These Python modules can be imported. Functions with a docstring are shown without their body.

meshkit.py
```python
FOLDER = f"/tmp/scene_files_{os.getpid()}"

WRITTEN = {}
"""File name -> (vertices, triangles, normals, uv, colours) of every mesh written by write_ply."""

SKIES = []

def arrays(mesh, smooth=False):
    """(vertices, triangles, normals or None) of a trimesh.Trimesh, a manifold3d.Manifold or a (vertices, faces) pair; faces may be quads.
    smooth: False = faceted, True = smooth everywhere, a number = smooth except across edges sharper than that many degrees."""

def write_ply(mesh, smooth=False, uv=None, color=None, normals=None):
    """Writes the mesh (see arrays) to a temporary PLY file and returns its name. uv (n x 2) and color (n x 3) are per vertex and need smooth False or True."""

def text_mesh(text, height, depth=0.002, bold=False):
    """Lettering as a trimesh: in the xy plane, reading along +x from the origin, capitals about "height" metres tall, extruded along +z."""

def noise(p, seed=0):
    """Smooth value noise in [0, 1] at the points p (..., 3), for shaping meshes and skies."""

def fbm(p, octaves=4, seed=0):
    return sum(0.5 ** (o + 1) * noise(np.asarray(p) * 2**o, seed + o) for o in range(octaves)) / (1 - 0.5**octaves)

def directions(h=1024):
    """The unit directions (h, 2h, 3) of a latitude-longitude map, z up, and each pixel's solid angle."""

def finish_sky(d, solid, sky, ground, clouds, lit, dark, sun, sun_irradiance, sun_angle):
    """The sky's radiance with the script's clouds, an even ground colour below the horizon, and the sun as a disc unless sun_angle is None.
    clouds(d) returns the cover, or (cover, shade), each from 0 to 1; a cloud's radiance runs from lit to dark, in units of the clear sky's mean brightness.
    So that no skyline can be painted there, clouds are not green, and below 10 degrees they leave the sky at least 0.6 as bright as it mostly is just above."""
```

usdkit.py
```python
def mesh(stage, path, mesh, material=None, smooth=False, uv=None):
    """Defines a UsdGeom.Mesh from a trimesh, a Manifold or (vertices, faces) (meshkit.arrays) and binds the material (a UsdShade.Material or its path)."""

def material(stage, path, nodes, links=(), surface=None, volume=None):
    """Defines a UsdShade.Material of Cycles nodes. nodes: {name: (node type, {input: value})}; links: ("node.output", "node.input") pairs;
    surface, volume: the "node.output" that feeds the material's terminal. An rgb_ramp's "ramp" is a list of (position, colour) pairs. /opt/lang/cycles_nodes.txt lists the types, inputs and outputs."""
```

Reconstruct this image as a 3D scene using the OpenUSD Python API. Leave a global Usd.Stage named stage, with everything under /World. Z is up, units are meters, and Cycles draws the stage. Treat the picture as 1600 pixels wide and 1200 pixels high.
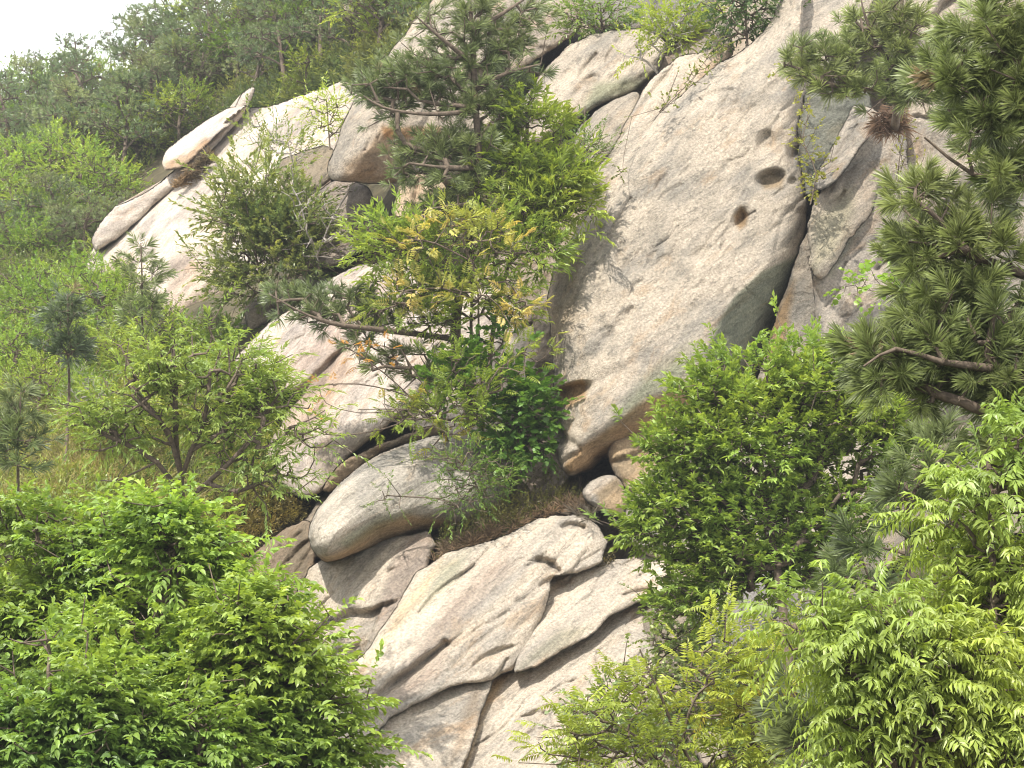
import math
import numpy as np
from scipy.spatial import cKDTree, Delaunay
from scipy.interpolate import RBFInterpolator, LinearNDInterpolator
import shapely
from shapely.geometry import Polygon
import meshkit, usdkit
from pxr import Usd, UsdGeom, UsdLux, UsdShade, Sdf, Gf, Vt

stage = Usd.Stage.CreateInMemory()
UsdGeom.SetStageUpAxis(stage, "Z")
UsdGeom.SetStageMetersPerUnit(stage, 1.0)
world = UsdGeom.Xform.Define(stage, "/World")
stage.SetDefaultPrim(world.GetPrim())
UsdGeom.Scope.Define(stage, "/World/Looks")
T = Sdf.ValueTypeNames

# ------------------------------------------------------------------ camera, sky, sun
EXPOSURE = 0.86
PITCH = math.radians(14.0)
EYE = np.array([0.0, 0.0, 1.7])
FPX = 3000.0
cam = UsdGeom.Camera.Define(stage, "/World/camera")
cam.CreateHorizontalApertureAttr(36.0)
cam.CreateVerticalApertureAttr(27.0)
cam.CreateFocalLengthAttr(36.0 * FPX / 1600.0)
cam.CreateClippingRangeAttr(Gf.Vec2f(0.1, 5000))
cam.CreateExposureAttr(EXPOSURE)
cam.AddTranslateOp().Set(Gf.Vec3d(*map(float, EYE)))
cam.AddRotateXYZOp().Set(Gf.Vec3f(90.0 + math.degrees(PITCH), 0, 0))

SUN = np.array([-0.26, -0.62, 0.72]); SUN /= np.linalg.norm(SUN)
sun_el, sun_rot = math.asin(SUN[2]), math.atan2(SUN[0], SUN[1])
sky_mat = usdkit.material(stage, "/World/Looks/sky", {
    "s": ("sky_texture", {"sky_type": "single_scattering", "sun_disc": False, "sun_elevation": sun_el, "sun_rotation": sun_rot, "altitude": 300.0, "air_density": 1.0, "aerosol_density": 3.0}),
    "tc": ("texture_coordinate", {}),
    "n": ("noise_texture", {"scale": 2.2, "detail": 5.0, "roughness": 0.55}),
    "r": ("map_range", {"from_min": 0.25, "from_max": 0.62, "to_min": 0.75, "to_max": 1.0, "clamp": True}),
    "m": ("mix_color", {"b": (9.5, 9.7, 9.9), "use_clamp": False, "use_clamp_result": False}),
    "b": ("background_shader", {"strength": 0.15}),
}, [("tc.generated", "n.vector"), ("n.fac", "r.value"), ("r.result", "m.fac"), ("s.color", "m.a"), ("m.result", "b.color")], surface="b.background")
dome = UsdLux.DomeLight.Define(stage, "/World/sky")
dome.CreateIntensityAttr(1.0)
UsdShade.MaterialBindingAPI.Apply(dome.GetPrim()).Bind(sky_mat)
dome.GetPrim().SetCustomDataByKey("kind", "structure")
sun = UsdLux.DistantLight.Define(stage, "/World/sun")
sun.CreateIntensityAttr(1.2)
sun.CreateAngleAttr(0.6)
sun.CreateColorAttr(Gf.Vec3f(1.0, 0.945, 0.86))
sun.GetPrim().CreateAttribute("inputs:normalize", T.Bool).Set(True)
_z = SUN; _x = np.cross([0, 0, 1.0], _z); _x /= np.linalg.norm(_x); _y = np.cross(_z, _x)
sun.AddTransformOp().Set(Gf.Matrix4d(*map(float, [*_x, 0, *_y, 0, *_z, 0, 0, 0, 0, 1])))

# ------------------------------------------------------------------ helpers
FWD = np.array([0, math.cos(PITCH), math.sin(PITCH)])
UP = np.array([0, -math.sin(PITCH), math.cos(PITCH)])
RIGHT = np.array([1.0, 0, 0])


def at(px, py, d):
    px, py, d = np.broadcast_arrays(np.asarray(px, float), np.asarray(py, float), np.asarray(d, float))
    ray = FWD + ((px - 800) / FPX)[..., None] * RIGHT + ((600 - py) / FPX)[..., None] * UP
    return EYE + d[..., None] * ray


def to_px(p):
    q = np.asarray(p, float) - EYE
    d = q @ FWD
    return 800 + FPX * (q @ RIGHT) / d, 600 - FPX * (q @ UP) / d, d


_names = {}


def numbered(path):
    n = _names.get(path, 0)
    _names[path] = n + 1
    return path if n == 0 else f"{path}_{n:03d}"


def tag(prim, label=None, category=None, group=None, kind=None):
    for k, v in (("label", label), ("category", category), ("group", group), ("kind", kind)):
        if v:
            prim.SetCustomDataByKey(k, v)


def vnormals(v, f):
    n = np.zeros_like(v)
    fn = np.cross(v[f[:, 1]] - v[f[:, 0]], v[f[:, 2]] - v[f[:, 0]])
    for k in range(3):
        np.add.at(n, f[:, k], fn)
    return n / np.maximum(np.linalg.norm(n, axis=1, keepdims=True), 1e-12)


def put(parent, name, v, f, mat, tint=None, smooth=False, kind=None, label=None):
    """ONE Mesh prim under parent, with an optional colour per vertex in the primvar tint."""
    path = numbered(f"{parent}/{name}")
    m = UsdGeom.Mesh.Define(stage, path)
    v = np.asarray(v, np.float64)
    f = np.asarray(f, np.int32)
    m.CreatePointsAttr(Vt.Vec3fArray.FromNumpy(np.ascontiguousarray(v, np.float32)))
    m.CreateFaceVertexCountsAttr(Vt.IntArray.FromNumpy(np.full(len(f), 3, np.int32)))
    m.CreateFaceVertexIndicesAttr(Vt.IntArray.FromNumpy(np.ascontiguousarray(f.ravel(), np.int32)))
    m.CreateSubdivisionSchemeAttr("none")
    m.CreateDoubleSidedAttr(True)
    if smooth:
        m.CreateNormalsAttr(Vt.Vec3fArray.FromNumpy(vnormals(v, f).astype(np.float32)))
        m.SetNormalsInterpolation("vertex")
    if tint is not None:
        tint = np.broadcast_to(np.asarray(tint, np.float32), (len(v), 3))
        UsdGeom.PrimvarsAPI(m).CreatePrimvar("tint", T.Color3fArray, "vertex").Set(Vt.Vec3fArray.FromNumpy(np.ascontiguousarray(tint, np.float32)))
    UsdShade.MaterialBindingAPI.Apply(m.GetPrim()).Bind(mat)
    tag(m.GetPrim(), label=label, kind=kind)
    return m.GetPrim()


def thing(name, label, category, group=None, kind=None):
    x = UsdGeom.Xform.Define(stage, numbered("/World/" + name)).GetPrim()
    tag(x, label, category, group, kind)
    return x


def unit(v):
    return v / np.maximum(np.linalg.norm(v, axis=-1, keepdims=True), 1e-9)


def tubes(p0, p1, r0, r1, sides=5):
    """Separate tapered segments as one mesh."""
    p0, p1 = np.asarray(p0, float), np.asarray(p1, float)
    r0, r1 = np.asarray(r0, float), np.asarray(r1, float)
    n = len(p0)
    t = unit(p1 - p0)
    a = unit(np.cross(t, np.where(np.abs(t[:, 2:]) < 0.9, [[0, 0, 1.0]], [[1.0, 0, 0]])))
    b = np.cross(t, a)
    ang = np.arange(sides) * 2 * math.pi / sides
    c = np.cos(ang)[None, :, None] * a[:, None] + np.sin(ang)[None, :, None] * b[:, None]
    e = t * (r1[:, None] * 0.4)
    v = np.stack([p0[:, None] + c * r0[:, None, None], (p1 + e)[:, None] + c * r1[:, None, None]], 1).reshape(-1, 3)
    i = np.arange(sides)
    j = (i + 1) % sides
    q = np.concatenate([np.stack([i, j, sides + j], 1), np.stack([i, sides + j, sides + i], 1)])
    f = (q[None] + (np.arange(n) * 2 * sides)[:, None, None]).reshape(-1, 3)
    return v, f


def spline(pts, step):
    """Smooth polyline through pts (n, k) resampled about every step (in the first 3 coordinates)."""
    pts = np.asarray(pts, float)
    if len(pts) == 2:
        n = max(2, int(np.linalg.norm(pts[1, :3] - pts[0, :3]) / step) + 1)
        return pts[0] + (pts[1] - pts[0]) * np.linspace(0, 1, n)[:, None]
    ext = np.vstack([2 * pts[0] - pts[1], pts, 2 * pts[-1] - pts[-2]])
    out = []
    for i in range(len(pts) - 1):
        a, b, c, d = ext[i:i + 4]
        n = max(2, int(np.linalg.norm((c - b)[:3]) / step) + 1)
        t = np.linspace(0, 1, n, endpoint=False)[:, None]
        out.append(0.5 * (2 * b + (c - a) * t + (2 * a - 5 * b + 4 * c - d) * t ** 2 + (3 * b - a - 3 * c + d) * t ** 3))
    return np.vstack(out + [pts[-1:]])


# ------------------------------------------------------------------ materials
def granite(name, light, mid, dark, speck=1.0):
    g = unit(np.array([0.62, 0.51, 0.59]))
    e1 = unit(np.cross(g, [0, -0.7, 0.7]))
    e2 = np.cross(g, e1)

    def combo(k, s):
        return {"%su" % k: ("vector_math", {"math_type": "dot_product", "vector2": e1}), "%sv" % k: ("vector_math", {"math_type": "dot_product", "vector2": e2}),
                "%sw" % k: ("vector_math", {"math_type": "dot_product", "vector2": g * s}), "%sc" % k: ("combine_xyz", {})}, [("g.position", "%s%s.vector1" % (k, q)) for q in "uvw"] + [("%su.value" % k, "%sc.x" % k), ("%sv.value" % k, "%sc.y" % k), ("%sw.value" % k, "%sc.z" % k)]

    na, la = combo("a", 0.30)
    nb, lb = combo("b", 0.07)
    nodes = {
        "g": ("geometry", {}),
        "n1": ("noise_texture", {"scale": 0.6, "detail": 7.0, "roughness": 0.66}),
        "n2": ("noise_texture", {"scale": 3.0, "detail": 6.0, "roughness": 0.68, "distortion": 0.5}),
        "n3": ("noise_texture", {"scale": 30.0, "detail": 4.0, "roughness": 0.75}),
        "n4": ("noise_texture", {"scale": 1.6, "detail": 8.0, "roughness": 0.72}),
        "n5": ("noise_texture", {"scale": 9.0, "detail": 8.0, "roughness": 0.76}),
        "n6": ("noise_texture", {"scale": 2.6, "detail": 6.0, "roughness": 0.62}),
        "ramp": ("rgb_ramp", {"ramp": [(0.30, mid), (0.46, light), (0.55, light), (0.70, mid)]}),
        "r2": ("map_range", {"from_min": 0.49, "from_max": 0.66, "to_min": 0.0, "to_max": 0.85, "clamp": True}),
        "mixa": ("mix_color", {"b": dark}),
        "r7": ("map_range", {"from_min": 0.47, "from_max": 0.64, "to_min": 0.0, "to_max": 0.75, "clamp": True}),
        "mixs": ("mix_color", {"b": tuple(0.62 * np.array(dark) + 0.05)}),
        "r3": ("map_range", {"from_min": 0.34, "from_max": 0.66, "to_min": 1.0 - 0.32 * speck, "to_max": 1.0 + 0.30 * speck, "clamp": True}),
        "mixb": ("mix_color", {"blend_type": "multiply", "fac": 1.0, "use_clamp": False}),
        "r5": ("map_range", {"from_min": 0.54, "from_max": 0.68, "to_min": 0.0, "to_max": 0.5, "clamp": True}),
        "mixo": ("mix_color", {"b": tuple(np.array(mid) * np.array([0.92, 0.70, 0.48]))}),
        "r6": ("map_range", {"from_min": 0.54, "from_max": 0.64, "to_min": 0.0, "to_max": 0.7, "clamp": True}),
        "mixl": ("mix_color", {"b": tuple(np.array(dark) * 0.62)}),
        "att": ("attribute", {"attribute": "tint"}),
        "mixc": ("mix_color", {"blend_type": "multiply", "fac": 1.0, "use_clamp": False}),
        "add": ("math", {"math_type": "multiply_add", "value2": 0.22}),
        "bump": ("bump", {"strength": 1.0, "distance": 0.11}),
        "p": ("principled_bsdf", {"roughness": 0.9, "specular_ior_level": 0.2}),
        **na, **nb}
    return usdkit.material(stage, "/World/Looks/" + name, nodes, la + lb + [
        ("g.position", "n1.vector"), ("ac.vector", "n2.vector"), ("g.position", "n3.vector"), ("ac.vector", "n4.vector"), ("ac.vector", "n5.vector"), ("bc.vector", "n6.vector"),
        ("n1.fac", "ramp.fac"), ("n4.fac", "r2.value"), ("r2.result", "mixa.fac"), ("ramp.color", "mixa.a"),
        ("n6.fac", "r7.value"), ("r7.result", "mixs.fac"), ("mixa.result", "mixs.a"),
        ("n2.fac", "r5.value"), ("r5.result", "mixo.fac"), ("mixs.result", "mixo.a"),
        ("n5.fac", "r6.value"), ("r6.result", "mixl.fac"), ("mixo.result", "mixl.a"),
        ("n3.fac", "r3.value"), ("mixl.result", "mixb.a"), ("r3.result", "mixb.b"),
        ("mixb.result", "mixc.a"), ("att.color", "mixc.b"), ("mixc.result", "p.base_color"),
        ("n3.fac", "add.value1"), ("n5.fac", "add.value3"),
        ("add.value", "bump.height"), ("bump.normal", "p.normal")], surface="p.BSDF")


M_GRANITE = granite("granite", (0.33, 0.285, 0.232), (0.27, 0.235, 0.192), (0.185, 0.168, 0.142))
M_PALE = granite("pale_granite", (0.45, 0.40, 0.345), (0.385, 0.335, 0.285), (0.28, 0.24, 0.21), 0.8)
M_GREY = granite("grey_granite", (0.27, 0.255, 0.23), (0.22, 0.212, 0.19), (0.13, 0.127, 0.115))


def leafy(name, trans, rough, spec, tcol=(1.25, 1.2, 0.55)):
    return usdkit.material(stage, "/World/Looks/" + name, {
        "att": ("attribute", {"attribute": "tint"}),
        "oi": ("object_info", {}),
        "rv": ("map_range", {"from_min": 0.0, "from_max": 1.0, "to_min": 0.82, "to_max": 1.18}),
        "mul": ("mix_color", {"blend_type": "multiply", "fac": 1.0, "use_clamp": False}),
        "tc": ("mix_color", {"blend_type": "multiply", "fac": 1.0, "b": tcol, "use_clamp": False}),
        "p": ("principled_bsdf", {"roughness": rough, "specular_ior_level": spec}),
        "t": ("translucent_bsdf", {}),
        "x": ("mix_closure", {"fac": trans}),
    }, [("oi.random", "rv.value"), ("att.color", "mul.a"), ("rv.result", "mul.b"), ("mul.result", "p.base_color"), ("mul.result", "tc.a"), ("tc.result", "t.color"),
        ("p.BSDF", "x.closure1"), ("t.BSDF", "x.closure2")], surface="x.closure")


M_LEAF = leafy("leaf", 0.42, 0.42, 0.5)
M_NEEDLE = leafy("needle", 0.22, 0.45, 0.45, (1.1, 1.15, 0.7))
M_GRASS = leafy("grass_blade", 0.35, 0.6, 0.3, (1.1, 1.1, 0.8))


def simple(name, c1, c2, scale, rough=0.9, bump=0.01, stretch=(1, 1, 1)):
    return usdkit.material(stage, "/World/Looks/" + name, {
        "g": ("geometry", {}),
        "map": ("mapping", {"scale": stretch}),
        "n": ("noise_texture", {"scale": scale, "detail": 6.0, "roughness": 0.65}),
        "r": ("rgb_ramp", {"ramp": [(0.3, c1), (0.7, c2)]}),
        "b": ("bump", {"strength": 0.8, "distance": bump}),
        "p": ("principled_bsdf", {"roughness": rough, "specular_ior_level": 0.2}),
    }, [("g.position", "map.vector"), ("map.vector", "n.vector"), ("n.fac", "r.fac"), ("r.color", "p.base_color"), ("n.fac", "b.height"), ("b.normal", "p.normal")], surface="p.BSDF")


M_BARK = simple("bark", (0.055, 0.042, 0.032), (0.15, 0.115, 0.085), 30.0)
M_GREYBARK = simple("grey_bark", (0.16, 0.145, 0.125), (0.33, 0.30, 0.265), 30.0)
M_SOIL = simple("soil", (0.028, 0.026, 0.014), (0.085, 0.07, 0.04), 2.5, bump=0.05)

# ------------------------------------------------------------------ hillside
DC = np.array([
    (700, 1200, 22.5), (500, 1100, 23.4), (870, 810, 26.0), (700, 750, 26.6), (1000, 300, 28.8), (1300, 20, 31.0), (870, 480, 27.8), (1000, 700, 27.3),
    (1430, 300, 29.5), (1500, 700, 26.8), (560, 420, 30.2), (370, 560, 30.0), (200, 450, 36.5), (400, 300, 38.0), (530, 130, 41.0), (650, 100, 35.0),
    (850, 60, 34.5), (1100, 50, 32.0), (0, 400, 42.0), (0, 150, 60.0), (200, 120, 57.0), (300, 200, 47.0), (0, 600, 31.0), (200, 650, 27.5), (0, 800, 22.5),
    (300, 850, 24.5), (0, 1200, 16.5), (300, 1200, 19.0), (1200, 1000, 22.8), (1250, 1200, 18.5), (1600, 1200, 15.0), (1600, 900, 21.0), (400, 0, 52.0),
    (600, -100, 48.0), (1000, -200, 44.0), (1600, -200, 40.0), (1600, 100, 30.5), (450, 900, 25.8), (200, 1000, 21.0), (600, 650, 28.0), (1100, 1100, 21.5)])
_rbf = RBFInterpolator(DC[:, :2] / 400.0, DC[:, 2], kernel="linear", smoothing=0.02)


def hill_d(px, py):
    px, py = np.broadcast_arrays(np.asarray(px, float), np.asarray(py, float))
    q = np.stack([np.clip(px, -150, 1750), np.clip(py, -300, 1300)], -1).reshape(-1, 2) / 400.0
    return _rbf(q).reshape(px.shape)


def skyline(px):
    return np.interp(px, [-400, 0, 150, 300, 420, 600, 900, 1600, 2200], [190, 160, 140, 75, 15, -110, -250, -280, -280])


_cols = np.linspace(-1500, 3100, 231)
_rows = np.linspace(0, 1, 90)
PX = np.repeat(_cols[None], len(_rows), 0)
PY = 1300 + (skyline(_cols)[None] - 1300) * _rows[:, None]
HD = hill_d(PX, PY)
HV = at(PX, PY, HD)
bumpy = (meshkit.fbm(HV * 0.5, 4, 3) - 0.5) * 1.1
HV = HV + bumpy[..., None] * np.array([0, 0.7, 0.6])
front = [HV[0] * [1, 0, 0] + np.stack([0 * HV[0, :, 0], np.full(len(_cols), y), np.full(len(_cols), z)], 1) for y, z in ((-60, 0.0), (0, 0.0), (4, 0.02), (8, 0.25), (11, 0.8))]
for k in range(5):
    front[k][:, 0] *= (4, 2, 1.6, 1.3, 1.1)[k]
back = [HV[-1] + np.array([0, dy, dz]) for dy, dz in ((3, 0.3), (8, -1.5), (20, -9), (60, -30))]
grid = np.vstack([np.stack(front), HV, np.stack(back)])
R_, C_ = grid.shape[:2]
gi, gj = np.meshgrid(np.arange(R_ - 1), np.arange(C_ - 1), indexing="ij")
a_ = (gi * C_ + gj).ravel()
hf = np.concatenate([np.stack([a_, a_ + 1, a_ + C_ + 1], 1), np.stack([a_, a_ + C_ + 1, a_ + C_], 1)])
hp = put("/World", "hillside", grid.reshape(-1, 3), hf, M_SOIL, smooth=True)
tag(hp, "steep earthy hillside under the rocks and trees", "hillside", kind="structure")
_gz = LinearNDInterpolator(grid[:-3].reshape(-1, 3)[:, :2], grid[:-3].reshape(-1, 3)[:, 2])


def ground_z(x, y):
    z = float(_gz(float(x), float(y)))
    return z if z == z else 0.0


# ------------------------------------------------------------------ rocks
def poly_dist(p, line):
    """Distance of each p to an open polyline, signed: positive on the right-hand side (picture coordinates, y down: clockwise side), and the arc position 0..1."""
    line = np.asarray(line, float)
    best = np.full(len(p), 1e18)
    sgn = np.zeros(len(p))
    arc = np.zeros(len(p))
    seg = np.linalg.norm(np.diff(line, axis=0), axis=1)
    cum = np.concatenate([[0], np.cumsum(seg)])
    for i in range(len(line) - 1):
        a, b = line[i], line[i + 1]
        d = b - a
        t = ((p - a) @ d) / max(d @ d, 1e-9)
        tc = np.clip(t, 0, 1)
        q = a + tc[:, None] * d
        dist = np.linalg.norm(p - q, axis=1)
        cr = d[0] * (p[:, 1] - a[1]) - d[1] * (p[:, 0] - a[0])
        m = dist < best - 1e-9
        best = np.where(m, dist, best)
        sgn = np.where(m, np.sign(cr), sgn)
        arc = np.where(m, (cum[i] + tc * seg[i]) / cum[-1], arc)
    return best * sgn, arc


def wobble(poly, amp, sp, seed):
    """Closed outline rounded, densified to sp pixels and roughened."""
    q = np.asarray(poly, float)
    for _ in range(2):
        n = np.roll(q, -1, 0)
        q = np.stack([0.8 * q + 0.2 * n, 0.2 * q + 0.8 * n], 1).reshape(-1, 2)
    ring = shapely.LinearRing(q)
    n = int(ring.length / sp)
    pts = np.array([ring.interpolate(i / n, normalized=True).coords[0] for i in range(n)])
    p3 = np.column_stack([pts, np.full(n, seed * 7.3)])
    off = np.stack([meshkit.fbm(p3 / 28.0, 4, seed) - 0.5, meshkit.fbm(p3 / 28.0, 4, seed + 50) - 0.5], 1) * 2 * amp
    return pts + off


class Fit:
    def __init__(self, ctrl):
        c = np.asarray(ctrl, float)
        self.m = c[:, :2].mean(0)
        A = self.basis(c[:, :2], len(c))
        self.k = np.linalg.lstsq(A, c[:, 2], rcond=None)[0]
        self.n = len(c)

    def basis(self, p, n):
        u = (p - self.m) / 300.0
        cols = [np.ones(len(p)), u[:, 0], u[:, 1]]
        if n >= 7:
            cols += [u[:, 0] ** 2, u[:, 0] * u[:, 1], u[:, 1] ** 2]
        return np.stack(cols, 1)

    def __call__(self, p):
        return self.basis(p, self.n) @ self.k


ROCKS = {}


def rock(name, label, outline, ctrl, R=45, rec=0.45, folds=(), cracks=(), pits=(), tints=(), rough=(0.10, 0.035), jag=5, sp=3.0, thick=2.0, mat=None, seed=1, grain=0, cat="boulder", tone=(1, 1, 1), grow=0.0, keep_round=False):
    """A closed boulder. outline in picture pixels stands at the depth ctrl gives; the face rounds off towards the outline over R pixels by rec metres, then the sides go back into the hill.
    folds: (polyline, slope, softness px): beyond the line (its right-hand side) the face falls back. cracks: (polyline, half width px, depth m, lip m). pits: (x, y, rx, ry, angle, depth m)."""
    rng = np.random.default_rng(seed)
    if not keep_round:
        R, rec = R * 0.6, rec * 0.62
    if cat == "slab" and name == "lower_slab":
        R, rec, grow = R * 0.5, rec * 0.38, 5.0
        cracks = list(cracks) + strokes(16, (460, 850, 1060, 1200), 43, 75, 2.0, 0.05, seed + 70, 0.03) + strokes(40, (460, 830, 1060, 1200), 48, 22, 2.0, 0.03, seed + 90)
    rough = (rough[0] * 1.25, rough[1] * 1.7)
    if grow:
        outline = np.array(Polygon(outline).buffer(grow, join_style=1, quad_segs=2).exterior.coords)[:-1]
    ol = wobble(outline, jag * 1.25, sp, seed)
    pg = Polygon(ol).buffer(0)
    if pg.geom_type != "Polygon":
        pg = max(pg.geoms, key=lambda g: g.area)
    ring = shapely.LinearRing(pg.exterior.coords)
    nb = max(12, int(ring.length / sp))
    ol = np.array([ring.interpolate(i / nb, normalized=True).coords[0] for i in range(nb)])
    x0, y0, x1, y1 = pg.bounds
    gx, gy = np.meshgrid(np.arange(x0, x1, sp), np.arange(y0, y1, sp * 0.87))
    gx[1::2] += sp / 2
    g = np.stack([gx.ravel(), gy.ravel()], 1) + rng.uniform(-0.22, 0.22, (gx.size, 2)) * sp
    shapely.prepare(pg)
    g = g[shapely.contains_xy(pg, g[:, 0], g[:, 1])]
    tree = cKDTree(ol)
    dist, _ = tree.query(g)
    keep = dist > sp * 0.55
    g, dist = g[keep], dist[keep]
    p = np.vstack([ol, g])
    de = np.concatenate([np.zeros(nb), dist])
    d = Fit(ctrl)(p) if not np.isscalar(ctrl) else hill_d(p[:, 0], p[:, 1]) - ctrl
    mpp = d.mean() / FPX  # metres per pixel here
    p3 = np.column_stack([p * mpp, d * 0 + seed * 3.7])
    rr = R * (0.55 + 0.9 * meshkit.fbm(p3 * 0.8, 3, seed + 9))
    t = np.clip(de / rr, 0, 1)
    d = d + rec * (1 - np.sqrt(np.clip(1 - (1 - t) ** 2, 0, 1)))
    tint = np.ones((len(p), 3)) * np.asarray(tone, float)
    for line, slope, soft in folds:
        s, arc = poly_dist(p, line)
        s = s / soft
        d = d + slope * mpp * soft * np.where(s > 8, s, np.log1p(np.exp(np.clip(s, -30, 8))))
    # relief: broad swell, middle lumps drawn out along the grain, fine roughness
    ang = math.radians(grain)
    ca, sa = math.cos(ang), math.sin(ang)
    along = p[:, 0] * ca - p[:, 1] * sa
    across = p[:, 0] * sa + p[:, 1] * ca
    q3 = np.column_stack([along * mpp * 0.45, across * mpp, p3[:, 2]])
    d = d + (meshkit.fbm(p3 * 0.55, 3, seed + 1) - 0.5) * 2 * rough[0]
    d = d + (meshkit.fbm(q3 * 2.6, 4, seed + 2) - 0.5) * 2 * rough[1]
    rid = 1 - np.abs(2 * meshkit.fbm(q3 * np.array([0.8, 1.5, 1]), 4, seed + 3) - 1)
    d = d + np.clip(rid - 0.86, 0, 1) * 5.5 * rough[1]
    d = d + (meshkit.fbm(q3 * 9.0, 2, seed + 4) - 0.5) * 2 * rough[1] * 0.42
    dents = meshkit.fbm(q3 * 3.2, 2, seed + 6)
    d = d + np.clip(dents - 0.66, 0, 1) * 1.1 * rough[1] * 4
    for line, w, depth, lip in cracks:
        s, arc = poly_dist(p, spline(line, 6))
        ww = w * (0.45 + 1.1 * np.sin(np.pi * np.clip(arc, 0.04, 0.96)) ** 0.6) * (0.7 + 0.6 * meshkit.noise(np.column_stack([arc * 9, arc * 0, arc * 0 + seed]), seed))
        d = d + depth * np.exp(-(s / ww) ** 2)
        # upper lip stands proud of the lower side and rounds over
        fade = np.exp(-(np.abs(s) / (w * 6)) ** 2) * np.sin(np.pi * np.clip(arc, 0.02, 0.98)) ** 0.5
        d = d + lip * fade * np.where(s > 0, 0.5, -0.5) * (1 - np.exp(-(s / ww) ** 2))
    for x, y, rx, ry, an, depth in pits:
        a = math.radians(an)
        u = ((p[:, 0] - x) * math.cos(a) + (p[:, 1] - y) * math.sin(a)) / rx
        w = (-(p[:, 0] - x) * math.sin(a) + (p[:, 1] - y) * math.cos(a)) / ry
        wob = (meshkit.fbm(q3 * 4.5, 3, seed + 31) - 0.5) * 1.5
        d = d + depth * np.exp(-np.clip(u * u + w * w + wob, 0, 50) ** 2)
    for region, soft, col in tints:
        poly = Polygon(region).buffer(0)
        shapely.prepare(poly)
        ins = shapely.contains_xy(poly, p[:, 0], p[:, 1])
        dd = shapely.distance(shapely.points(p), poly.exterior) * np.where(ins, 1, -1)
        w = np.clip(0.5 + (dd + (meshkit.fbm(q3 * 2.2, 4, seed + 8) - 0.5) * 3.2 * soft) / (2 * soft), 0, 1)[:, None]
        tint = tint * (1 - w + w * np.asarray(col, float))
    tri = Delaunay(p).simplices
    c = p[tri].mean(1)
    inside = shapely.contains_xy(pg.buffer(0.01), c[:, 0], c[:, 1])
    tri = tri[inside]
    v2 = p[tri]
    area = (v2[:, 1, 0] - v2[:, 0, 0]) * (v2[:, 2, 1] - v2[:, 0, 1]) - (v2[:, 1, 1] - v2[:, 0, 1]) * (v2[:, 2, 0] - v2[:, 0, 0])
    tri = tri[np.abs(area) > 1e-6]
    area = area[np.abs(area) > 1e-6]
    tri[area > 0] = tri[area > 0][:, ::-1]
    V = at(p[:, 0], p[:, 1], d)
    cen = p.mean(0)
    rings = [V[:nb]]
    for k, (dd, sh) in enumerate(((0.35, 0.99), (0.75, 0.95), (1.0, 0.86))):
        rp = cen + (ol - cen) * sh
        rings.append(at(rp[:, 0], rp[:, 1], d[:nb] + thick * dd))
    back = rings[-1].mean(0)[None]
    allv = np.vstack([V] + rings[1:] + [back])
    idx = [np.arange(nb)] + [len(V) + k * nb + np.arange(nb) for k in range(3)]
    F = [tri]
    ccw = Polygon(ol).exterior.is_ccw
    for a, b in zip(idx[:-1], idx[1:]):
        a2, b2 = np.roll(a, -1), np.roll(b, -1)
        quad = np.concatenate([np.stack([a, b, a2], 1), np.stack([a2, b, b2], 1)])
        F.append(quad if ccw else quad[:, ::-1])
    lst = idx[-1]
    cap = np.stack([lst, np.full(nb, len(allv) - 1), np.roll(lst, -1)], 1)
    F.append(cap if ccw else cap[:, ::-1])
    F = np.vstack(F)
    tt = np.vstack([tint] + [tint[:nb]] * 3 + [tint[:1]])
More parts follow.
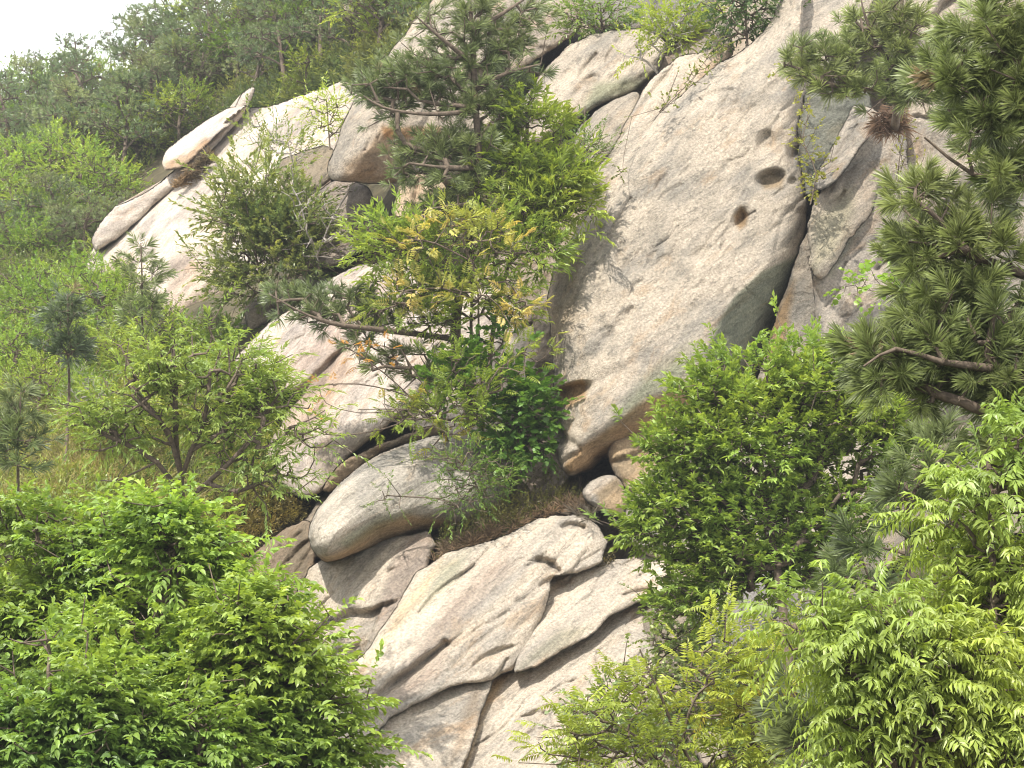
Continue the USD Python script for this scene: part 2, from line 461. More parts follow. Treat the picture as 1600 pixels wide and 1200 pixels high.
    prim = put("/World", name, allv, F, mat or M_GRANITE, tint=tt, smooth=True)
    tag(prim, label, cat)
    ROCKS[label] = (p, d)
    return prim


def strokes(n, box, ang, length, w, depth, seed, lip=0.0):
    """Short parallel cracks scattered over a face."""
    r = np.random.default_rng(seed)
    out = []
    for _ in range(n):
        x, y = r.uniform(box[0], box[2]), r.uniform(box[1], box[3])
        a = math.radians(ang + r.normal(0, 9))
        L = length * r.uniform(0.4, 1.5)
        k = r.normal(0, 0.08) * L
        dx, dy = math.cos(a), -math.sin(a)
        out.append(([(x, y), (x + dx * L / 2 - dy * k, y + dy * L / 2 + dx * k), (x + dx * L, y + dy * L)], w * r.uniform(0.6, 1.3), depth * r.uniform(0.5, 1.2), lip))
    return out


GREEN = (0.62, 0.70, 0.60)
DARKG = (0.55, 0.64, 0.57)
RUST = (0.86, 0.66, 0.44)
RUST2 = (1.0, 0.84, 0.62)
GREYT = (0.70, 0.71, 0.72)
PURPLE = (0.66, 0.62, 0.62)

# the mass of rock that the slabs lie on
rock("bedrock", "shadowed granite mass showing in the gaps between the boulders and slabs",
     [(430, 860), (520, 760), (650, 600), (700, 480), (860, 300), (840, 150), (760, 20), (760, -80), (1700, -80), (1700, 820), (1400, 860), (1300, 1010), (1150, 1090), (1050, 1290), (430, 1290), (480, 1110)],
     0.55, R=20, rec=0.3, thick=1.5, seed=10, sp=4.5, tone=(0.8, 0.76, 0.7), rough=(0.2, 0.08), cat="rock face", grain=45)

# the great tilted boulder with the eye-like hole
rock("great_boulder", "huge tilted pale boulder shaped like an animal head with an eye-like hole",
     [(1250, -70), (1205, 36), (1165, 75), (1100, 115), (1035, 172), (980, 225), (932, 275), (915, 330), (885, 380), (863, 420), (854, 465), (858, 515), (866, 565), (861, 604), (868, 640), (867, 690), (872, 728),
      (888, 746), (918, 738), (950, 715), (985, 705), (1040, 690), (1120, 660), (1190, 590), (1205, 530), (1228, 475), (1245, 425), (1257, 370), (1266, 318), (1252, 262), (1250, 180), (1275, 140), (1410, 100), (1432, 40), (1425, -70)],
     [(1300, 0, 27.3), (1050, 200, 26.2), (1250, 300, 25.9), (880, 470, 25.1), (1000, 560, 24.55), (1200, 480, 25.1), (910, 690, 24.05), (1420, 20, 27.4)],
     keep_round=True, R=60, rec=0.75, thick=2.2, sp=2.5, jag=4, tone=(1.22, 1.205, 1.17), seed=11, grain=52, rough=(0.13, 0.042),
     folds=[([(1290, 500), (1180, 560), (1100, 590), (1012, 622), (960, 660), (908, 697), (880, 745)][::-1], 1.6, 6),
            ([(1262, 345), (1246, 398), (1190, 425), (1150, 462), (1124, 500), (1108, 535), (1090, 600)][::-1], 1.35, 4),
            ([(1245, 120), (1238, 200), (1252, 300), (1248, 400)][::-1], 0.9, 6)],
     cracks=[([(875, 728), (890, 715), (905, 706)], 3, 0.08, 0.0), ([(868, 655), (880, 680), (905, 700)], 4, 0.10, 0.0),
             ([(1180, 330), (1150, 350), (1128, 385)], 2.5, 0.05, 0), ([(1085, 160), (1115, 145), (1145, 140)], 2.5, 0.04, 0.02), ([(1265, 300), (1225, 340), (1212, 390)], 2.5, .04, 0),
             ([(880, 505), (900, 460), (912, 430)], 2.5, 0.05, 0), ([(935, 390), (960, 350), (985, 310)], 2.5, 0.05, 0), ([(1430, 36), (1460, 26), (1480, 0)], 4, .1, .05),
             ([(1120, 560), (1135, 500), (1160, 470)], 2, .03, 0), ([(1150, 545), (1175, 505), (1190, 470)], 2, .03, 0), ([(1165, 450), (1185, 470), (1200, 480)], 2, .03, 0)]
     + strokes(42, (910, 120, 1250, 520), 52, 42, 2.2, 0.035, 3) + strokes(16, (1180, 0, 1400, 200), 48, 50, 2.2, 0.035, 4),
     pits=[(1157, 341, 11, 18, 20, 0.24), (1196, 222, 13, 17, 30, 0.15), (1206, 280, 22, 13, -12, 0.22), (1238, 238, 9, 16, 0, 0.14), (1238, 284, 8, 7, 0, 0.12), 
           (895, 612, 26, 11, -20, 0.30), (877, 686, 9, 16, -35, 0.20), (972, 500, 16, 9, -50, 0.05), (948, 520, 13, 10, -50, 0.06), (985, 486, 8, 6, -50, .05),
           (1036, 408, 14, 8, -50, 0.05), (1092, 398, 16, 10, -40, 0.06), ],
     tints=[([(1108, 540), (1124, 500), (1150, 462), (1190, 425), (1246, 398), (1250, 430), (1200, 570), (1120, 620)], 3, DARKG),
            ([(906, 698), (1012, 624), (1080, 600), (1080, 690), (940, 740), (880, 745), (880, 725)], 4, RUST),
            ([(940, 690), (960, 640), (1010, 590), (1090, 540), (1120, 560), (1010, 622)], 14, GREEN),
            ([(868, 606), (910, 592), (918, 600), (916, 622), (885, 640)], 4, RUST),
            ([(1146, 338), (1157, 322), (1169, 335), (1166, 352), (1155, 360)], 3, (0.72, 0.58, 0.42)),
            ([(1184, 275), (1205, 268), (1228, 275), (1222, 296), (1195, 296)], 4, (0.7, 0.62, 0.5)),
            ([(855, 420), (905, 400), (900, 480), (870, 560), (850, 540)], 14, (0.74, 0.69, 0.6)),
            ([(1235, 140), (1262, 150), (1275, 320), (1240, 400), (1240, 300)], 8, GREYT)])

rock("flat_slab", "narrow pale slab strip lying along the upper left edge of the great boulder",
     [(1130, 18), (1112, 50), (1095, 80), (1050, 95), (1012, 128), (985, 172), (960, 232), (926, 270), (915, 300), (960, 290), (1000, 240), (1045, 185), (1105, 130), (1150, 85), (1140, 50)],
     [(1125, 30, 28.4), (1000, 150, 27.2), (930, 285, 26.1), (1090, 130, 27.4)], R=30, rec=0.35, thick=1.8, tone=(1.3, 1.27, 1.22), seed=12, grain=52, sp=2.6,
     cracks=[([(1052, 100), (1040, 120), (1010, 155), (985, 190), (965, 225)], 3, 0.12, 0.08)] + strokes(6, (980, 60, 1110, 250), 52, 35, 2.2, .04, 5))

# cliff on the right, behind the foreground pine
rock("cliff_wall", "broad pale granite cliff wall behind the foreground pine at right",
     [(1395, -70), (1420, 60), (1405, 180), (1402, 290), (1396, 380), (1385, 470), (1370, 600), (1400, 720), (1440, 800), (1680, 820), (1720, 300), (1700, -70)],
     [(1430, 0, 27.8), (1650, 0, 27.0), (1410, 400, 26.4), (1650, 500, 25.2), (1420, 700, 25.4), (1650, 800, 24.3)], R=40, rec=0.5, thick=2.5, tone=(1.05, 1.03, 1), seed=13, grain=40, rough=(0.16, 0.05),
     cracks=[([(1445, 345), (1500, 300), (1560, 270)], 3, 0.12, .06), ([(1430, 183), (1460, 186), (1490, 190)], 3, 0.1, .05), ([(1420, 640), (1480, 600), (1560, 560)], 3, .1, .05), ([(1430, 40), (1462, 26), (1478, 8), (1510, -10)], 4, .14, .08)]
     + strokes(25, (1420, 0, 1600, 700), 45, 45, 2.4, .045, 6),
     tints=[([(1480, 300), (1600, 280), (1640, 420), (1520, 460)], 30, GREYT), ([(1404, 180), (1420, 185), (1412, 300), (1400, 330)], 5, RUST2), ([(1420, 560), (1560, 560), (1600, 760), (1430, 760)], 30, GREYT)], cat="cliff")

rock("tongue_rock", "long tongue-shaped rock slab right of the deep vertical crevice",
     [(1362, 182), (1408, 176), (1412, 290), (1405, 380), (1385, 430), (1398, 500), (1385, 600), (1300, 600), (1290, 545), (1282, 500), (1277, 440), (1300, 405), (1318, 330), (1290, 300), (1320, 250)],
     [(1385, 190, 26.6), (1300, 310, 26.0), (1400, 320, 26.1), (1285, 440, 25.5), (1390, 480, 25.5), (1330, 590, 25.0)], grow=9, R=30, rec=0.35, thick=1.5, seed=14, grain=55, sp=2.6,
     folds=[([(1275, 540), (1295, 480), (1380, 440), (1420, 430)][::-1], -0.1, 6)],
     cracks=[([(1404, 370), (1392, 395), (1372, 418)], 7, 0.30, .05), ([(1345, 390), (1330, 405), (1318, 412)], 2.5, .05, 0), ([(1312, 452), (1297, 470), (1290, 480)], 3, .06, 0), ([(1315, 495), (1330, 492), (1345, 478)], 2.5, .06, 0.03)]
     + strokes(12, (1300, 200, 1390, 560), 55, 30, 2.2, .035, 7),
     tints=[([(1350, 480), (1400, 440), (1400, 560), (1330, 600), (1320, 550)], 10, GREYT), ([(1345, 300), (1375, 290), (1340, 360), (1300, 430), (1290, 430)], 8, GREEN)])
rock("tongue_rock", "small rounded tongue of rock with a mossy left side in the crevice",
     [(1300, 290), (1345, 260), (1372, 275), (1350, 330), (1318, 375), (1300, 405), (1280, 428), (1271, 410), (1270, 350), (1280, 315)],
     [(1320, 280, 26.0), (1275, 400, 25.38), (1340, 340, 25.72)], grow=9, R=22, rec=0.22, thick=1.0, seed=15, grain=58, sp=2.4,
     cracks=[([(1292, 318), (1305, 312), (1318, 300)], 3, .08, .04)], tints=[([(1270, 340), (1290, 330), (1330, 300), (1335, 330), (1300, 400), (1272, 420)], 10, (0.76, 0.80, 0.72))], tone=(1.05, 1.02, 0.98))
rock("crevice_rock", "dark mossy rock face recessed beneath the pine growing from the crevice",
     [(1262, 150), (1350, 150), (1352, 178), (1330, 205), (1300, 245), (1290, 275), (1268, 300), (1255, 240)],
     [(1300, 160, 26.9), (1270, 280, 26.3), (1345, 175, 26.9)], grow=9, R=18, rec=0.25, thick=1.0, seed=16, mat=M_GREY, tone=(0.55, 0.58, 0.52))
rock("crevice_rock", "thin sliver of split rock slanting between two dark cracks",
     [(1340, 172), (1366, 178), (1356, 200), (1325, 245), (1296, 282), (1282, 290), (1290, 265), (1315, 222)],
     [(1350, 180, 26.3), (1290, 280, 25.7), (1320, 240, 25.9)], grow=9, R=10, rec=0.15, thick=0.8, seed=17, grain=50, sp=2.4, cracks=[([(1340, 195), (1322, 222), (1300, 255)], 2.5, .08, .05)])
rock("crevice_rock", "grey wedge of rock standing in the bottom of the deep crevice",
     [(1246, 420), (1268, 360), (1276, 420), (1280, 470), (1288, 540), (1295, 600), (1190, 600), (1212, 530)],
     [(1262, 400, 25.9), (1210, 560, 25.2), (1285, 560, 25.2)], grow=9, R=22, rec=0.3, thick=1.2, seed=18, sp=2.6, tone=(0.78, 0.78, 0.76), tints=[([(1210, 500), (1240, 440), (1225, 540), (1200, 600)], 6, RUST)])

# behind the round bush
rock("buttress_rock", "pale weathered rock column half hidden by the large round bush",
     [(952, 688), (985, 676), (1030, 664), (1100, 640), (1250, 600), (1420, 640), (1430, 840), (1250, 900), (1060, 880), (1010, 868), (985, 850), (968, 810), (985, 775), (962, 745), (948, 712)],
     [(960, 700, 24.35), (1050, 660, 24.9), (1400, 660, 25.4), (980, 850, 23.5), (1400, 850, 24.2)], R=34, rec=0.45, thick=1.8, seed=19, sp=2.8,
     cracks=[([(955, 722), (985, 715), (1010, 700)], 4, .1, .05), ([(975, 770), (1000, 765), (1020, 740)], 3, .07, 0)], tints=[([(950, 685), (1060, 650), (1050, 720), (975, 760), (950, 720)], 10, RUST2)])
rock("wedge_stone", "small wedge-shaped stone jammed in the shadow under the great boulder",
     [(909, 768), (922, 750), (948, 741), (968, 744), (984, 782), (970, 814), (940, 800), (914, 782)], [(915, 770, 23.75), (975, 750, 24.0), (960, 805, 23.6)], R=20, rec=0.3, thick=0.9, seed=20, jag=2, sp=2.2,
     folds=[([(925, 780), (938, 765), (962, 742)], 0.5, 4)], tints=[([(930, 770), (965, 745), (984, 782), (970, 814), (935, 800)], 5, RUST2)], cat="stone")

# fish-shaped boulder
rock("fish_boulder", "grey fish-shaped boulder jutting out to the left over the lower slab",
     [(481, 842), (484, 816), (500, 786), (540, 745), (590, 708), (640, 690), (700, 676), (770, 684), (815, 740), (780, 800), (720, 822), (688, 826), (650, 834), (600, 848), (562, 862), (530, 876), (506, 880), (490, 864)],
     [(485, 840, 23.05), (560, 740, 23.6), (700, 690, 24.5), (560, 850, 22.85), (690, 800, 23.8), (780, 760, 24.7)], keep_round=True, R=75, rec=0.8, thick=2.0, seed=21, jag=3, sp=2.4, grain=35, mat=M_GREY, tone=(1.38, 1.31, 1.22), rough=(0.07, 0.03),
     folds=[([(484, 850), (515, 866), (545, 852), (585, 822), (640, 806), (700, 812), (760, 800)], 1.5, 7)],
     cracks=[([(545, 775), (580, 765), (600, 760)], 2.2, .03, 0), ([(590, 735), (640, 725), (660, 735)], 2.2, .03, 0)],
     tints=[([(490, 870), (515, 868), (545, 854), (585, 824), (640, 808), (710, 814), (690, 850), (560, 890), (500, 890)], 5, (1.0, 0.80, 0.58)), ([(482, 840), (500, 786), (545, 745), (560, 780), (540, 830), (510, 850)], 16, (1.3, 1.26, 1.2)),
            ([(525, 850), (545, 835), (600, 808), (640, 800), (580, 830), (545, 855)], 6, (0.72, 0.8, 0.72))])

# lower slabs
rock("lower_slab", "bright pale slab below the fish-shaped boulder, cut by a twig-filled crack",
     [(470, 925), (485, 890), (520, 868), (600, 845), (668, 832), (676, 850), (660, 905), (628, 945), (600, 985), (565, 1035), (530, 1090), (480, 1130), (450, 1080), (430, 1010)],
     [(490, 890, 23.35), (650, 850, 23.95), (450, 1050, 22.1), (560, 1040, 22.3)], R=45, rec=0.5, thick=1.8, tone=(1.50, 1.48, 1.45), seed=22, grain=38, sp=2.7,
     folds=[([(640, 830), (622, 870), (590, 935), (560, 985), (520, 1060)][::-1], 0.0, 6), ([(650, 835), (625, 880), (605, 930)], 0.9, 10)][1:],
     cracks=[([(485, 992), (510, 978), (545, 962), (580, 958), (612, 942)], 4.5, .16, .14), ([(560, 912), (590, 900), (625, 885)], 2.2, .04, .02), ([(490, 1035), (520, 1022), (560, 1010)], 2.2, .05, .03)] + strokes(6, (480, 880, 600, 1080), 40, 35, 2.2, .03, 8),
     tints=[([(618, 870), (640, 835), (680, 830), (660, 910), (600, 990), (590, 960)], 8, (0.66, 0.63, 0.64)), ([(440, 900), (480, 880), (470, 960), (430, 1020)], 10, (0.72, 0.66, 0.58))], cat="slab")
rock("lower_slab", "long streaked main slab running down from a rounded snout of rock",
     [(722, 862), (760, 852), (800, 838), (840, 816), (868, 808), (905, 810), (930, 824), (945, 845), (938, 874), (905, 890), (880, 893), (858, 898), (850, 935), (835, 985), (812, 1030), (800, 1044), (768, 1056), (735, 1064), (700, 1070), (650, 1094), (600, 1128), (565, 1155), (520, 1210), (440, 1210), (490, 1120), (545, 1060), (592, 995), (622, 950), (655, 900), (690, 872)],
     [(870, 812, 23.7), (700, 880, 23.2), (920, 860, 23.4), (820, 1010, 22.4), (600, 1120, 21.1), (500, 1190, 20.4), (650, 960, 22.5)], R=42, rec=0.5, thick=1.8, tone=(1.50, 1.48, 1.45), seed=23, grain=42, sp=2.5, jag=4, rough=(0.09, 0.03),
     folds=[([(930, 835), (885, 850), (845, 842)], 0.0, 5)],
     cracks=[([(575, 1105), (610, 1075), (640, 1052), (668, 1030), (697, 1007)], 6, .22, .16), ([(840, 876), (858, 880), (872, 892)], 5, .14, .1), ([(845, 915), (862, 905), (870, 912)], 3, .08, .05), ([(655, 958), (690, 920), (740, 885)], 3, .06, .06),
             ([(880, 823), (895, 820), (912, 824)], 4, .1, .05), ([(740, 1040), (765, 1022), (800, 1010)], 3, .06, .05)] + strokes(16, (580, 880, 840, 1090), 42, 45, 2.2, .03, 9),
     tints=[([(690, 880), (735, 862), (720, 900), (660, 960), (650, 950)], 8, (0.80, 0.86, 0.78)), ([(700, 930), (760, 880), (800, 850), (790, 890), (700, 990), (640, 1060), (600, 1080)], 14, PURPLE), ([(545, 1150), (640, 1060), (700, 1015), (680, 1060), (600, 1120)], 10, (0.84, 0.76, 0.73)),
            ([(626, 945), (690, 875), (664, 930), (560, 1070), (530, 1090)], 6, (1.08, 0.98, 0.82))], cat="slab")
rock("lower_slab", "pale wedge slab tucked under the round bush, rounded along its lower edge",
     [(862, 905), (900, 885), (960, 880), (1010, 870), (1075, 862), (1090, 925), (1045, 920), (1015, 930), (978, 945), (948, 962), (925, 985), (895, 1003), (862, 1022), (835, 1038), (808, 1047), (812, 1030), (835, 985), (850, 935)],
     [(880, 900, 23.5), (1060, 875, 23.7), (960, 940, 22.8), (815, 1040, 22.2)], R=34, rec=0.45, thick=1.6, tone=(1.50, 1.48, 1.45), seed=24, grain=35, sp=2.5, jag=3,
     cracks=[([(975, 930), (995, 925), (1020, 922)], 3, .08, .04), ([(935, 900), (950, 890), (965, 880)], 2.2, .04, 0), ([(870, 915), (885, 912), (890, 908)], 3, .06, .03)] + strokes(4, (880, 890, 1000, 960), 45, 30, 2.2, .03, 10),
     tints=[([(810, 1046), (900, 1000), (930, 975), (880, 985), (830, 1025)], 6, (0.74, 0.76, 0.70))], cat="slab")
rock("lower_slab", "large lowest pale slab at the right, bordered by climbing creepers",
     [(845, 1020), (905, 975), (950, 940), (1000, 918), (1045, 905), (1110, 905), (1150, 1000), (1150, 1120), (1100, 1290), (660, 1290), (700, 1215), (728, 1160), (745, 1125), (752, 1085), (768, 1050), (805, 1040)],
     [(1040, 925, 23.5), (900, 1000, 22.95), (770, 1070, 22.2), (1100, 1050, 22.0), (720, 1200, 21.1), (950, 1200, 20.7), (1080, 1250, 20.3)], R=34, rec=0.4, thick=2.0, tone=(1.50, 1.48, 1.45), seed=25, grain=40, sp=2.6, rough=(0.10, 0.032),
     cracks=[([(930, 1040), (935, 1020), (955, 1005)], 2.5, .05, .03), ([(860, 1080), (880, 1070), (900, 1062)], 2.5, .05, .03), ([(800, 1160), (840, 1140), (880, 1135)], 2.2, .04, .02), ([(815, 1120), (850, 1115), (865, 1140)], 3, .06, .04), ([(735, 1195), (745, 1160), (770, 1110)], 2.5, .05, .03)]
     + strokes(12, (780, 1000, 1000, 1200), 40, 45, 2.2, .03, 12), pits=[(845, 1115, 22, 10, -20, .08)],
     tints=[([(752, 1085), (768, 1058), (800, 1046), (760, 1120), (720, 1220), (700, 1220)], 5, RUST2)], cat="slab")
rock("lower_slab", "small pale slab at the bottom between two slanting dark cracks",
     [(768, 1062), (745, 1060), (700, 1066), (655, 1090), (605, 1122), (565, 1150), (520, 1195), (470, 1290), (690, 1290), (716, 1205), (742, 1135), (752, 1095)],
     [(740, 1075, 21.95), (560, 1160, 21.05), (700, 1200, 20.75), (560, 1270, 19.95)], R=26, rec=0.4, thick=1.6, tone=(1.50, 1.48, 1.45), seed=26, grain=40, sp=2.6, jag=3,
     cracks=strokes(10, (580, 1080, 730, 1200), 40, 40, 2.2, .03, 13), tints=[([(735, 1080), (755, 1065), (752, 1110), (725, 1170), (700, 1200), (715, 1130)], 7, (0.74, 0.68, 0.62))], cat="slab")
rock("brown_slab", "brownish shaded slab left of the fish-shaped boulder tip",
     [(330, 935), (365, 895), (400, 860), (440, 826), (484, 805), (500, 850), (490, 900), (475, 950), (440, 1010), (380, 1010)],
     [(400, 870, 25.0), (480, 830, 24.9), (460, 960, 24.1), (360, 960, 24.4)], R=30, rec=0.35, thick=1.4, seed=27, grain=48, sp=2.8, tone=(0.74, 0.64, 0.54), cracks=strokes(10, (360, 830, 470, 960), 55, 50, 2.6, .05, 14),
     tints=[([(450, 830), (484, 810), (490, 900), (440, 1000), (430, 940)], 8, (0.7, 0.74, 0.74))], cat="slab")

# middle left slabs
rock("streaked_slab", "streaked purplish slab behind the central pine's long low branch",
     [(362, 568), (395, 525), (440, 490), (500, 448), (545, 418), (590, 405), (640, 412), (700, 440), (690, 560), (640, 640), (560, 700), (540, 720), (505, 770), (470, 780), (400, 740), (420, 690), (445, 650), (480, 605), (430, 620), (380, 620)],
     [(400, 530, 28.4), (570, 415, 28.8), (680, 480, 27.8), (440, 700, 26.6), (620, 640, 26.0), (520, 600, 27.0), (520, 740, 25.9)], R=40, rec=0.45, thick=1.8, tone=(1.08, 1.05, 1.03), seed=28, grain=47, sp=2.7, mat=M_PALE, rough=(0.08, 0.035),
     cracks=[([(420, 698), (445, 660), (470, 615), (495, 590), (535, 548)], 5, .16, .12)] + strokes(26, (400, 430, 640, 640), 47, 60, 2.6, .045, 15, 0.02),
     tints=[([(440, 560), (560, 440), (620, 430), (520, 560), (470, 610), (440, 650)], 20, (0.82, 0.76, 0.74)), ([(440, 640), (540, 540), (560, 580), (480, 690), (420, 720)], 14, (0.88, 0.78, 0.70)), ([(505, 770), (540, 715), (600, 690), (560, 660), (500, 700)], 12, (0.6, 0.58, 0.52))], cat="slab")
rock("bright_slab", "sunlit whitish slab strip seen through the branches of the central trees",
     [(540, 575), (600, 520), (680, 470), (800, 440), (850, 520), (840, 620), (760, 690), (690, 690), (640, 672), (590, 650), (550, 622)],
     [(560, 590, 27.0), (700, 500, 27.3), (820, 520, 27.2), (650, 660, 26.2), (780, 660, 26.2)], R=30, rec=0.35, thick=1.4, tone=(1.25, 1.22, 1.18), seed=29, grain=45, sp=3.0, mat=M_PALE, cracks=[([(560, 640), (585, 600), (600, 580)], 3, .08, .05)] + strokes(8, (560, 500, 800, 640), 45, 40, 2.4, .04, 16), cat="slab")
rock("shelf_rock", "dark ledge of rock overhanging the gap behind the fish-shaped boulder",
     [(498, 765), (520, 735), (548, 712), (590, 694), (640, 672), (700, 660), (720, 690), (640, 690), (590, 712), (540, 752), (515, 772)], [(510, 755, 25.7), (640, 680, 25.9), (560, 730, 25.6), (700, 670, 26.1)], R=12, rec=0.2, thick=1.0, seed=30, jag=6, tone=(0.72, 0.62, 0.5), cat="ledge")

# dome at the left
rock("dome_slab", "great white sunlit rock dome at the left, swelling down to the lone pine sapling",
     [(548, 122), (500, 138), (440, 160), (388, 170), (340, 196), (308, 226), (270, 268), (217, 314), (192, 336), (162, 366), (142, 388), (131, 418), (138, 432), (165, 436), (188, 470), (205, 510), (255, 530), (300, 505), (360, 480), (430, 450), (480, 390), (500, 330), (530, 290), (545, 200), (570, 160)],
     [(530, 130, 37.0), (350, 215, 37.2), (145, 410, 35.6), (230, 500, 33.6), (400, 440, 33.4), (480, 300, 35.0), (300, 360, 34.9)], R=85, rec=1.5, thick=2.5, tone=(1.10, 1.08, 1.05), seed=31, grain=45, sp=2.8, mat=M_PALE, rough=(0.18, 0.035), jag=3,
     cracks=[([(285, 285), (310, 262), (330, 238)], 5, .25, .1), ([(395, 182), (400, 205), (390, 225)], 3, .1, .05)] + strokes(16, (180, 240, 420, 480), 50, 45, 2.4, .05, 17),
     tints=[([(230, 480), (330, 430), (420, 420), (380, 490), (280, 530)], 22, (0.80, 0.72, 0.66)), ([(160, 440), (180, 400), (210, 400), (200, 470), (190, 480)], 12, (0.86, 0.79, 0.72)), ([(270, 400), (300, 395), (330, 430), (260, 470)], 16, (0.86, 0.8, 0.76))], cat="slab")
rock("dome_rib", "smooth rounded rib of rock along the upper left edge of the white dome",
     [(395, 140), (375, 180), (350, 208), (322, 236), (292, 268), (262, 298), (236, 318), (210, 344), (178, 372), (152, 388), (148, 376), (160, 352), (182, 326), (225, 308), (262, 282), (300, 248), (330, 220), (362, 190), (380, 150)],
     [(385, 150, 37.4), (250, 295, 36.4), (155, 380, 35.6), (300, 260, 36.6)], grow=5, R=30, rec=0.3, thick=1.6, tone=(1.08, 1.06, 1.03), seed=32, sp=2.6, mat=M_PALE, jag=2, rough=(.05, .03))
rock("tilted_slab", "flat tilted slab sticking out above the white dome with a brown underside",
     [(384, 168), (358, 172), (325, 190), (290, 215), (264, 236), (256, 252), (260, 262), (285, 258), (305, 240), (330, 214), (362, 188), (380, 175)],
     [(380, 165, 37.3), (260, 250, 36.3), (320, 215, 36.6)], grow=4, R=8, rec=0.15, thick=1.6, tone=(1.1, 1.08, 1.04), seed=33, sp=2.4, mat=M_PALE, jag=2, folds=[([(254, 252), (290, 240), (320, 214), (345, 196)], 1.4, 3)], tints=[([(254, 254), (290, 242), (322, 216), (330, 222), (300, 262), (258, 268)], 3, (0.7, 0.58, 0.46))])
for i, (lab, ol, dd) in enumerate([
        ("low grey stone under the lower right corner of the white dome", [(292, 492), (320, 478), (352, 480), (376, 492), (360, 512), (320, 522), (288, 520)], 33.0),
        ("squat tan stone resting against the streaked slab's left end", [(320, 520), (345, 505), (378, 500), (386, 528), (372, 548), (335, 548), (318, 536)], 31.6),
        ("thin dark stone wedged between the dome and the streaked slab", [(380, 480), (402, 462), (430, 455), (440, 480), (412, 510), (388, 520)], 31.0),
        ("small half-buried stone at the foot of the white dome", [(265, 522), (290, 514), (308, 524), (296, 540), (270, 542)], 32.6)]):
    c = np.mean(ol, 0)
    rock("loose_stone", lab, ol, [(c[0], c[1] - 20, dd + .25), (c[0] - 30, c[1] + 15, dd - .1), (c[0] + 30, c[1] + 15, dd - .05)], R=16, rec=.3, thick=.8, seed=40 + i, jag=2, sp=2.4, tone=(0.78, 0.74, 0.68), cat="stone")
rock("outcrop", "grey rock hump behind the leafless twigs below the leaning pillar",
     [(470, 320), (500, 290), (535, 276), (575, 290), (600, 330), (580, 380), (530, 420), (470, 420), (450, 370)], [(500, 300, 31.6), (590, 320, 31.0), (500, 400, 30.4)], R=26, rec=.35, thick=1.4, seed=50, tone=(.84, .8, .8))
rock("outcrop", "small shaded ledge left of the leaning pillar's foot",
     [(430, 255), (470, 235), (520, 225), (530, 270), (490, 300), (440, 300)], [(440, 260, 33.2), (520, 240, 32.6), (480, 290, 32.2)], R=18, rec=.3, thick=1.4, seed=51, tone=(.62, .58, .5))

# upper middle rocks
rock("leaning_pillar", "tall leaning rock pillar with a sharp ridge and overhanging foot behind the central pine",
     [(700, -40), (672, 5), (644, 38), (618, 70), (598, 100), (584, 130), (556, 148), (540, 185), (524, 228), (511, 262), (518, 282), (560, 286), (622, 288), (660, 286), (720, 290), (770, 260), (800, 200), (780, 110), (760, 30), (750, -40)],
     [(690, 0, 31.0), (590, 120, 29.8), (515, 265, 28.2), (640, 200, 28.6), (760, 100, 30.0), (760, 260, 28.6)], R=26, rec=0.4, thick=2.0, tone=(1.1, 1.08, 1.04), seed=34, grain=55, sp=2.6, jag=3, rough=(.08, .04),
     folds=[([(525, 290), (540, 258), (572, 232), (594, 190), (598, 172), (640, 150), (690, 130)], 0.9, 4), ([(598, 160), (596, 190), (600, 205), (690, 206), (760, 200)][1:], 1.0, 4)],
     cracks=[([(597, 178), (585, 205), (570, 235)], 3, .1, .06), ([(655, 45), (640, 80), (615, 110)], 2.5, .06, .03)] + strokes(6, (540, 130, 620, 240), 60, 30, 2.2, .04, 18),
     tints=[([(528, 285), (542, 258), (575, 232), (598, 195), (640, 210), (640, 290)], 5, (0.78, 0.68, 0.58)), ([(598, 200), (690, 198), (690, 215), (600, 215)], 3, RUST), ([(640, 40), (665, 5), (700, -20), (690, 20), (650, 60), (605, 120), (590, 118)], 6, (1.05, 1.05, 1.05))])
rock("split_block", "tan split blocks standing under the central pine below the pillar",
     [(612, 322), (626, 282), (645, 268), (684, 275), (700, 300), (690, 340), (650, 350), (615, 345)], [(640, 275, 28.3), (615, 335, 27.5), (690, 330, 27.6)], R=10, rec=.25, thick=1.0, seed=35, sp=2.4, tone=(1.0, .88, .72), cracks=[([(645, 340), (652, 300), (658, 272)], 4, .2, .05)], cat="boulder")
rock("upper_boulder", "wide pitted boulder with mossy hollows above the central leafy tree",
     [(798, 192), (812, 165), (832, 130), (862, 92), (892, 68), (925, 52), (965, 45), (1005, 44), (1042, 62), (1040, 100), (1010, 130), (985, 150), (950, 158), (915, 180), (885, 196), (860, 215), (830, 230), (800, 222)],
     [(1000, 50, 30.4), (830, 150, 29.8), (1020, 110, 29.4), (830, 215, 28.9), (920, 120, 29.6)], R=36, rec=.5, thick=1.8, tone=(1.1, 1.08, 1.04), seed=36, grain=45, sp=2.5, rough=(.16, .06),
     folds=[([(860, 215), (890, 180), (920, 150), (960, 120), (1010, 95)][::-1], -0.05, 5), ([(845, 235), (880, 185), (915, 150), (960, 112), (1020, 95)], 0.9, 6)],
     cracks=[([(905, 118), (920, 100), (932, 85)], 3.5, .12, .08), ([(948, 95), (955, 82), (962, 75)], 4, .1, .05), ([(880, 95), (892, 85), (898, 78)], 3, .08, .05)] + strokes(16, (830, 60, 1010, 200), 50, 28, 2.4, .05, 19),
     pits=[(925, 125, 16, 8, -20, .12), (975, 60, 16, 10, -20, .14), (935, 63, 6, 10, 0, .08)], tints=[([(905, 175), (930, 130), (980, 125), (1010, 130), (930, 165), (870, 215)], 8, GREEN), ([(800, 210), (830, 150), (850, 130), (840, 200)], 10, (.8, .76, .7))])
